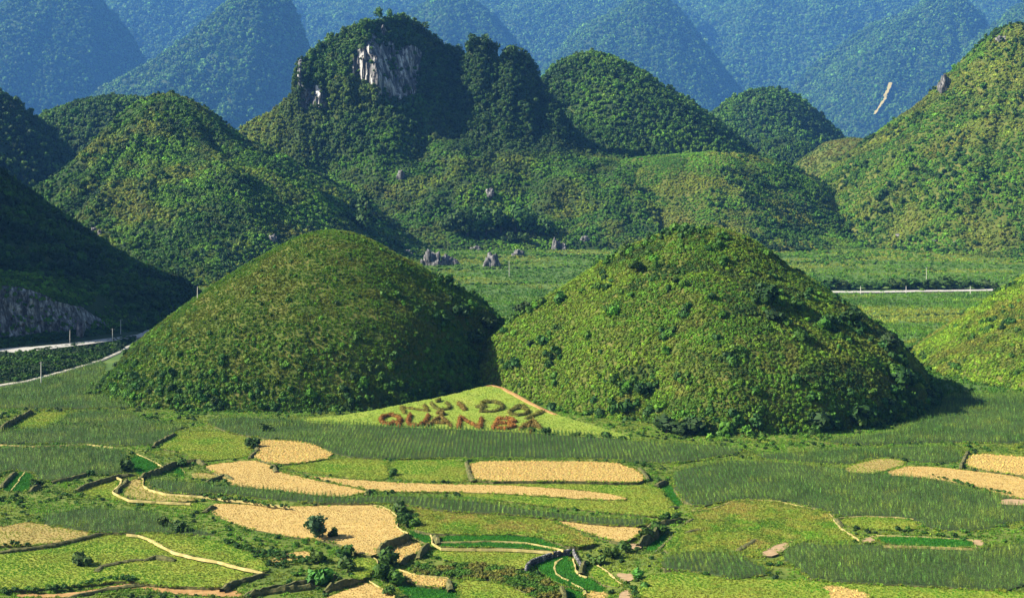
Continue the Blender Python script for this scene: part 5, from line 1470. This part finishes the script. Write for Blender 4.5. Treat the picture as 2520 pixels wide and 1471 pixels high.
for (px, py, h_, lab, wd) in [(1885, 745, 46, 'large dark bush high on the right cone', 1.2), (1905, 790, 30, 'dark bush below the large one on the right cone', 1.4), (1570, 668, 24, 'dark bush near the top left of the right cone', 1.6), (2100, 795, 40, 'dark bush on the right flank of the right cone', 1.3),
                          (2190, 860, 40, 'dark bush lower on the right flank of the right cone', 1.3), (2230, 960, 52, 'dark tall bush at the right foot of the right cone', 1.2), (1590, 975, 34, 'dark bush in the lower left of the right cone', 1.5), (1700, 1070, 44, 'dark bush at the front foot of the right cone', 1.6), (1640, 1065, 38, 'dark bush beside the lawn tip', 1.6),
                          (2020, 1060, 44, 'dark bush at the front right foot of the right cone', 1.4), (2110, 1040, 46, 'broad dark bush near the right foot of the right cone', 1.4), (1165, 850, 34, 'dark bush on the right flank of the left cone', 1.3), (1130, 780, 28, 'dark bush on the right shoulder of the left cone', 1.3), (1200, 810, 30, 'dark bush in the saddle between the cones', 1.4), (1285, 775, 30, 'bush standing on the saddle skyline', 1.3)]:
    tree('bush', px, py, h_, lab, 'bush', (.022, .055, .012), 'dark bushes on the twin cones', CROWNB, wd)
for k in range(20):
    px = 2012 + k * 22 + random.uniform(-6, 6)
    p = gnd2(px, 712 + random.uniform(-2, 1))
    tree('bush', px, 711, random.uniform(15, 28), ORD[k] + ' dark bush from the left in the hedgerow along the back road', 'bush', DK, 'bushes along the back road', CROWNB, 1.8, p=p, trunk=False)

# ------------------------------------------------------------------ rocks
def rock_mesh(seed, spiky=.5):
    r = np.random.default_rng(seed)
    V, T = ico(1.0, 4)
    d = V / np.linalg.norm(V, axis=1)[:, None]
    R = np.full(len(V), .62)
    for k in range(11):
        c = r.normal(0, 1, 3); c[2] = abs(c[2]) * .8 - .1; c /= np.linalg.norm(c)
        R = np.maximum(R, r.uniform(.7, 1.05) * np.exp(-np.clip(np.arccos(np.clip(d @ c, -1, 1)) - .18, 0, 9) ** 2 * r.uniform(4, 11)) )
    n2 = np.abs(fbm(d[:, 0] * 4 + seed, d[:, 1] * 4 + d[:, 2] * 1.5, seed + 5, 4) - .5) * 2
    R = R * (.88 + .35 * n2)
    V = d * R[:, None]
    m = mesh_np('rock', V, T); m.materials.append(M['rock'])
    return m
RK = [rock_mesh(700 + i, .55) for i in range(5)]
def rock(px, py, wpx, hpx, lab, p=None, group='limestone rocks in the back fields'):
    p = p or hit(px, py)
    if p is None: return
    o = link('rock', RK[int(px) % 5]); s = p.y / F
    o.location = p; o.scale = (wpx * s * .62, wpx * s * .5, hpx * s * .8); o.rotation_euler = (0, 0, px * .7)
    tag(o, lab, 'rock', group)
for q in [(1062, 652, 54, 64, 'tallest jagged dark rock left in the back field'), (1096, 652, 38, 40, 'rounded dark rock touching the jagged one'), (1118, 652, 30, 26, 'low rock at the right of the rock cluster'), (1042, 652, 20, 24, 'small pale rock left of the jagged one'),
          (1208, 655, 50, 56, 'rounded pale faced rock alone in the back field'), (1275, 628, 36, 22, 'low dark rock at the rear of the back field'), (1366, 612, 28, 40, 'pale spire rock at the rear of the back field'), (1385, 612, 22, 22, 'small pale rock beside the spire rock'),
          (1290, 562, 22, 14, 'white boulder under the wood edge'), (1440, 590, 26, 16, 'pale boulder right of the field spire'), (988, 436, 26, 30, 'pale spike of rock high on the apron'), (1205, 480, 34, 26, 'grey rock on the apron below the cliffs'),
          (672, 592, 24, 26, 'dark rock behind the left cone shoulder'), (232, 572, 18, 24, 'pale rock low on the pointed green hill'), (245, 576, 14, 18, 'smaller pale rock low on the pointed green hill'), (1000, 625, 30, 16, 'dark rock left behind the left cone'), (1170, 615, 32, 16, 'dark low rock above the rounded one'),
          (2325, 222, 34, 60, 'leaning rock stack on the skyline of the steep right hill'), (2312, 226, 14, 46, 'pale rock slab beside the skyline stack'), (2462, 100, 30, 20, 'grey rock band near the top right summit'),
          (2210, 580, 16, 9, 'pale boulder on the terraces of the right hill'), (2240, 584, 14, 8, 'pale boulder right of its twin on the terraces'), (2300, 592, 18, 8, 'flat pale boulder on the right terraces'), (2350, 598, 12, 7, 'small pale boulder on the right terraces'), (943, 86, 24, 40, 'grey rock knob on the tower summit')]:
    rock(*q)
o = link('rock', RK[2]); p = at(197, 818, 705); o.location = p; s = p.y / F
o.scale = (44 * s * .5, 30 * s * .5, 52 * s * .8); o.rotation_euler = (.1, .5, 1.9); tag(o, 'pale fin of rock standing out of the road cut', 'rock')

# landslide scar on the far right mountain
p1 = [hit(px, py) for px, py in [(2190, 212), (2186, 226), (2178, 240), (2176, 252), (2168, 262), (2160, 275), (2150, 290)]]
p1 = [q for q in p1 if q]
if len(p1) > 3:
    L = wobble([q + Vector((0, -14, 16)) for q in p1], 3, 12, 8, closed=False)
    strip('landslide_scar', L, [random.uniform(7, 17) for _ in L], M['olive'], 'pale landslide scar on the far right slope', 5, 1)

# ------------------------------------------------------------------ hedge letters on the lawn
GL = {  # strokes in a unit box (x right, y up)
 'N': [[(0, 0), (0, 1)], [(0, 1), (1, 0)], [(1, 0), (1, 1)]],
 'U': [[(0, 1), (0, .35), (.2, .03), (.5, -.02), (.8, .03), (1, .35), (1, 1)]],
 'I': [[(.5, 0), (.5, 1)]],
 'D': [[(0, 0), (0, 1), (.55, 1), (.95, .75), (1, .5), (.95, .25), (.55, 0), (0, 0)]],
 'O': [[(.5, 0), (.12, .18), (0, .5), (.12, .82), (.5, 1), (.88, .82), (1, .5), (.88, .18), (.5, 0)]],
 'Q': [[(.5, 0), (.12, .18), (0, .5), (.12, .82), (.5, 1), (.88, .82), (1, .5), (.88, .18), (.5, 0)], [(.62, .3), (1.05, -.08)]],
 'A': [[(0, 0), (.5, 1)], [(.5, 1), (1, 0)], [(.2, .36), (.8, .36)]],
 'B': [[(0, 0), (0, 1), (.6, 1), (.9, .78), (.6, .53), (0, .53)], [(.6, .53), (1, .27), (.65, 0), (0, 0)]],
}
ACC = {'acute': [[(.45, 1.18), (.75, 1.42)]], 'bar': [[(-.22, .5), (.3, .5)]], 'circ': [[(.2, 1.15), (.5, 1.36), (.8, 1.15)]], 'hook': [[(.38, 1.35), (.58, 1.42), (.62, 1.28), (.5, 1.16)]], 'dot': [[(.5, -.32), (.52, -.26)]]}
def letter(ch, acc_, bl, br, up, lab, cols_, hh, ww):
    """bl, br: foot corners on the sheet; up: shift to the head"""
    bl, br, up = Vector(bl), Vector(br), Vector(up)
    strokes = GL[ch]
    r = np.random.default_rng(hash(lab) % 1000 if False else len(lab) * 7 + ord(ch))
    def build(strokes, nm):
      parts = []
      for st in strokes:
        pts = []
        for a, b in zip(st[:-1], st[1:]):
            for q in np.linspace(0, 1, 14, endpoint=False):
                u, v = a[0] + (b[0] - a[0]) * q, a[1] + (b[1] - a[1]) * q
                s_ = bl + (br - bl) * u + up * v
                pts.append(onlawn(s_.x, s_.y))
        W = [pts[0]]
        for p in pts[1:]:
            if (p - W[-1]).length > .5: W.append(p)
        for p in W:
            k = 26
            d = r.normal(0, 1, (k, 3)); d[:, 2] = np.abs(d[:, 2]) + .1; d /= np.linalg.norm(d, axis=1)[:, None]
            c = np.array(p[:])
            q_ = r.uniform(.8, 1.35)
            P = c + d * np.array([ww, ww, hh]) * q_ * r.uniform(.75, 1.12, (k, 1))
            parts.append(quads_on(d, P, .30, r, .45))
            V, T = ico(1.0, 1)
            parts.append((V * np.array([ww * .8, ww * .8, hh * .82]) * q_ * r.uniform(.85, 1.1, (len(V), 1)) + c, T))
      V, Q = join(parts)
      m = mesh_mixed(nm, V - org, Q); m.materials.append(M['leaf_o'])
      o = link(nm, m); o.color = (*cols_, 1)
      return o
    org = np.array(onlawn(*((bl + br) * .5))[:])
    o = build(GL[ch], 'hedge_letter'); o.location = org
    if acc_:
        k = build(ACC[acc_], 'accent'); k.parent = o
    tag(o, lab, 'hedge', 'clipped hedge letters on the lawn')
OL = (.12, .12, .02); OR = (.20, .09, .016); O2 = (.15, .105, .018)
letter('N', None, (996, 1018), (1052, 1012), (-8, -15), 'flat olive hedge letter N starting the upper row', (.16, .14, .022), .8, .8)
letter('U', 'acute', (1075, 1010), (1112, 1007), (-14, -17), 'olive hedge letter U with accent in the upper row', OL, 1.0, .8)
letter('I', None, (1130, 1009), (1158, 1009), (-16, -18), 'short olive hedge letter I after the accented U', O2, 1.1, 1.3)
letter('D', 'bar', (1184, 1014), (1236, 1014), (3, -24), 'ring shaped olive hedge letter D with bar', OL, 1.05, .9)
letter('O', 'circ', (1250, 1023), (1296, 1024), (8, -18), 'ring shaped olive hedge letter O under a peak', OL, 1.05, .85)
letter('I', None, (1282, 1030), (1310, 1031), (42, -18), 'slanting olive hedge letter I ending the upper row', OL, 1.05, 1.3)
letter('Q', None, (934, 1046), (984, 1048), (4, -24), 'rust orange hedge letter Q starting the lower row', OR, 1.3, .9)
letter('U', None, (1000, 1048), (1044, 1049), (10, -26), 'rust orange hedge letter U in the lower row', OR, 1.3, .9)
letter('A', 'hook', (1052, 1050), (1112, 1052), (2, -24), 'rusty hedge letter A with a hook above', O2, 1.35, .8)
letter('N', None, (1128, 1053), (1180, 1055), (6, -24), 'brown orange hedge letter N before the gap', OR, 1.3, .9)
letter('B', None, (1214, 1056), (1264, 1057), (12, -24), 'dense orange brown hedge letter B', (.26, .11, .02), 1.3, .9)
letter('A', 'dot', (1280, 1058), (1334, 1060), (4, -22), 'olive orange hedge letter A ending the lower row', O2, 1.35, .8)

# ------------------------------------------------------------------ utility poles
def pole(px, py, hpx, lab, p=None, arm=True, rad=.16):
    p = p or hit(px, py)
    if p is None: return
    hgt = hpx * p.y / F
    t = empty('utility_pole', p); tag(t, lab, 'utility pole', 'concrete poles in the valley')
    n = 10; V, fs = [], []
    for k, (z, r_) in enumerate([(-.8, rad * 1.2), (0, rad * 1.15), (hgt * .5, rad * .95), (hgt, rad * .7)]):
        for i in range(n): V.append((r_ * math.cos(i * 6.2832 / n), r_ * math.sin(i * 6.2832 / n), z))
    for k in range(3):
        for i in range(n): fs.append((k * n + i, k * n + (i + 1) % n, (k + 1) * n + (i + 1) % n, (k + 1) * n + i))
    fs.append(tuple(range(3 * n, 4 * n)))
    m = bpy.data.meshes.new('shaft'); m.from_pydata(V, [], fs); m.update(); link('shaft', m, M['pole'], t)
    if arm:
        z = hgt - .5; a = 1.0
        V = [(x, y, zz) for x in (-a, a) for y in (-.07 + rad, .07 + rad) for zz in (z - .08, z + .08)]
        m = bpy.data.meshes.new('crossarm'); m.from_pydata(V, [], [(0, 1, 3, 2), (4, 6, 7, 5), (0, 4, 5, 1), (2, 3, 7, 6), (0, 2, 6, 4), (1, 5, 7, 3)]); m.update()
        link('crossarm', m, M['metal'], t)
        for x in (-.85, 0.25, .85):
            V, fs = [], []
            for zz, r_ in ((z + .08, .05), (z + .16, .09), (z + .24, .05), (z + .34, .07)):
                for i in range(8): V.append((x + r_ * math.cos(i * .785), rad + r_ * math.sin(i * .785), zz))
            for k in range(3):
                for i in range(8): fs.append((k * 8 + i, k * 8 + (i + 1) % 8, k * 8 + 8 + (i + 1) % 8, k * 8 + 8 + i))
            fs.append(tuple(range(24, 32)))
            m = bpy.data.meshes.new('insulator'); m.from_pydata(V, [], fs); m.update(); link('insulator', m, M['metal'], t)
pole(101, 948, 58, 'pale pole standing below the pale path at left', rad=.2)
pole(172, 842, 34, 'short pole in front of the road cut', arm=False, p=gnd(172, 846, 4.5))
pole(277, 850, 40, 'pale pole on the bank where the road bends', p=gnd(277, 848, 1.0))
pole(296, 834, 42, 'dark slim pole behind the road bend', p=gnd(297, 828, .8))
pole(1253, 682, 40, 'thin pole in the field between the twin cones', p=gnd2(1253, 682))
pole(2280, 690, 36, 'pale pole above the back road', p=gnd2(2280, 694))
for x, lab in ((2118, 'roadside marker post at the left of the back road'), (2230, 'thin marker post in the middle of the back road'), (2388, 'roadside marker post at the right of the back road')):
    pole(x, 722, 18, lab, p=gnd2(x, 722), arm=False, rad=.22)
pole(480, 735, 30, 'thin pole behind the left cone by the shaded hill', arm=False, p=hit(486, 735))

# ------------------------------------------------------------------ the air
hz = bpy.data.meshes.new('haze')
x1, x2, y1, y2, z1, z2 = -6900, 6900, -350, 15600, -16, 2050
hv = [(x, y, z) for x in (x1, x2) for y in (y1, y2) for z in (z1, z2)]
hz.from_pydata(hv, [], [(0, 1, 3, 2), (4, 6, 7, 5), (0, 4, 5, 1), (2, 3, 7, 6), (0, 2, 6, 4), (1, 5, 7, 3)]); hz.update()
hm = bpy.data.materials.new('haze_air'); hm.use_nodes = True
n_, l_ = hm.node_tree.nodes, hm.node_tree.links
n_.remove(n_['Principled BSDF'])
pv = n_.new('ShaderNodeVolumePrincipled')
pv.inputs['Color'].default_value = (.13, .40, 1.0, 1)
pv.inputs['Density'].default_value = 3.6e-5
pv.inputs['Anisotropy'].default_value = .0
l_.new(pv.outputs[0], n_['Material Output'].inputs['Volume'])
ho = link('haze', hz, hm)
ho['kind'] = 'stuff'; ho['label'] = 'blue haze filling the valley air'
print('instances', N_INST[0])
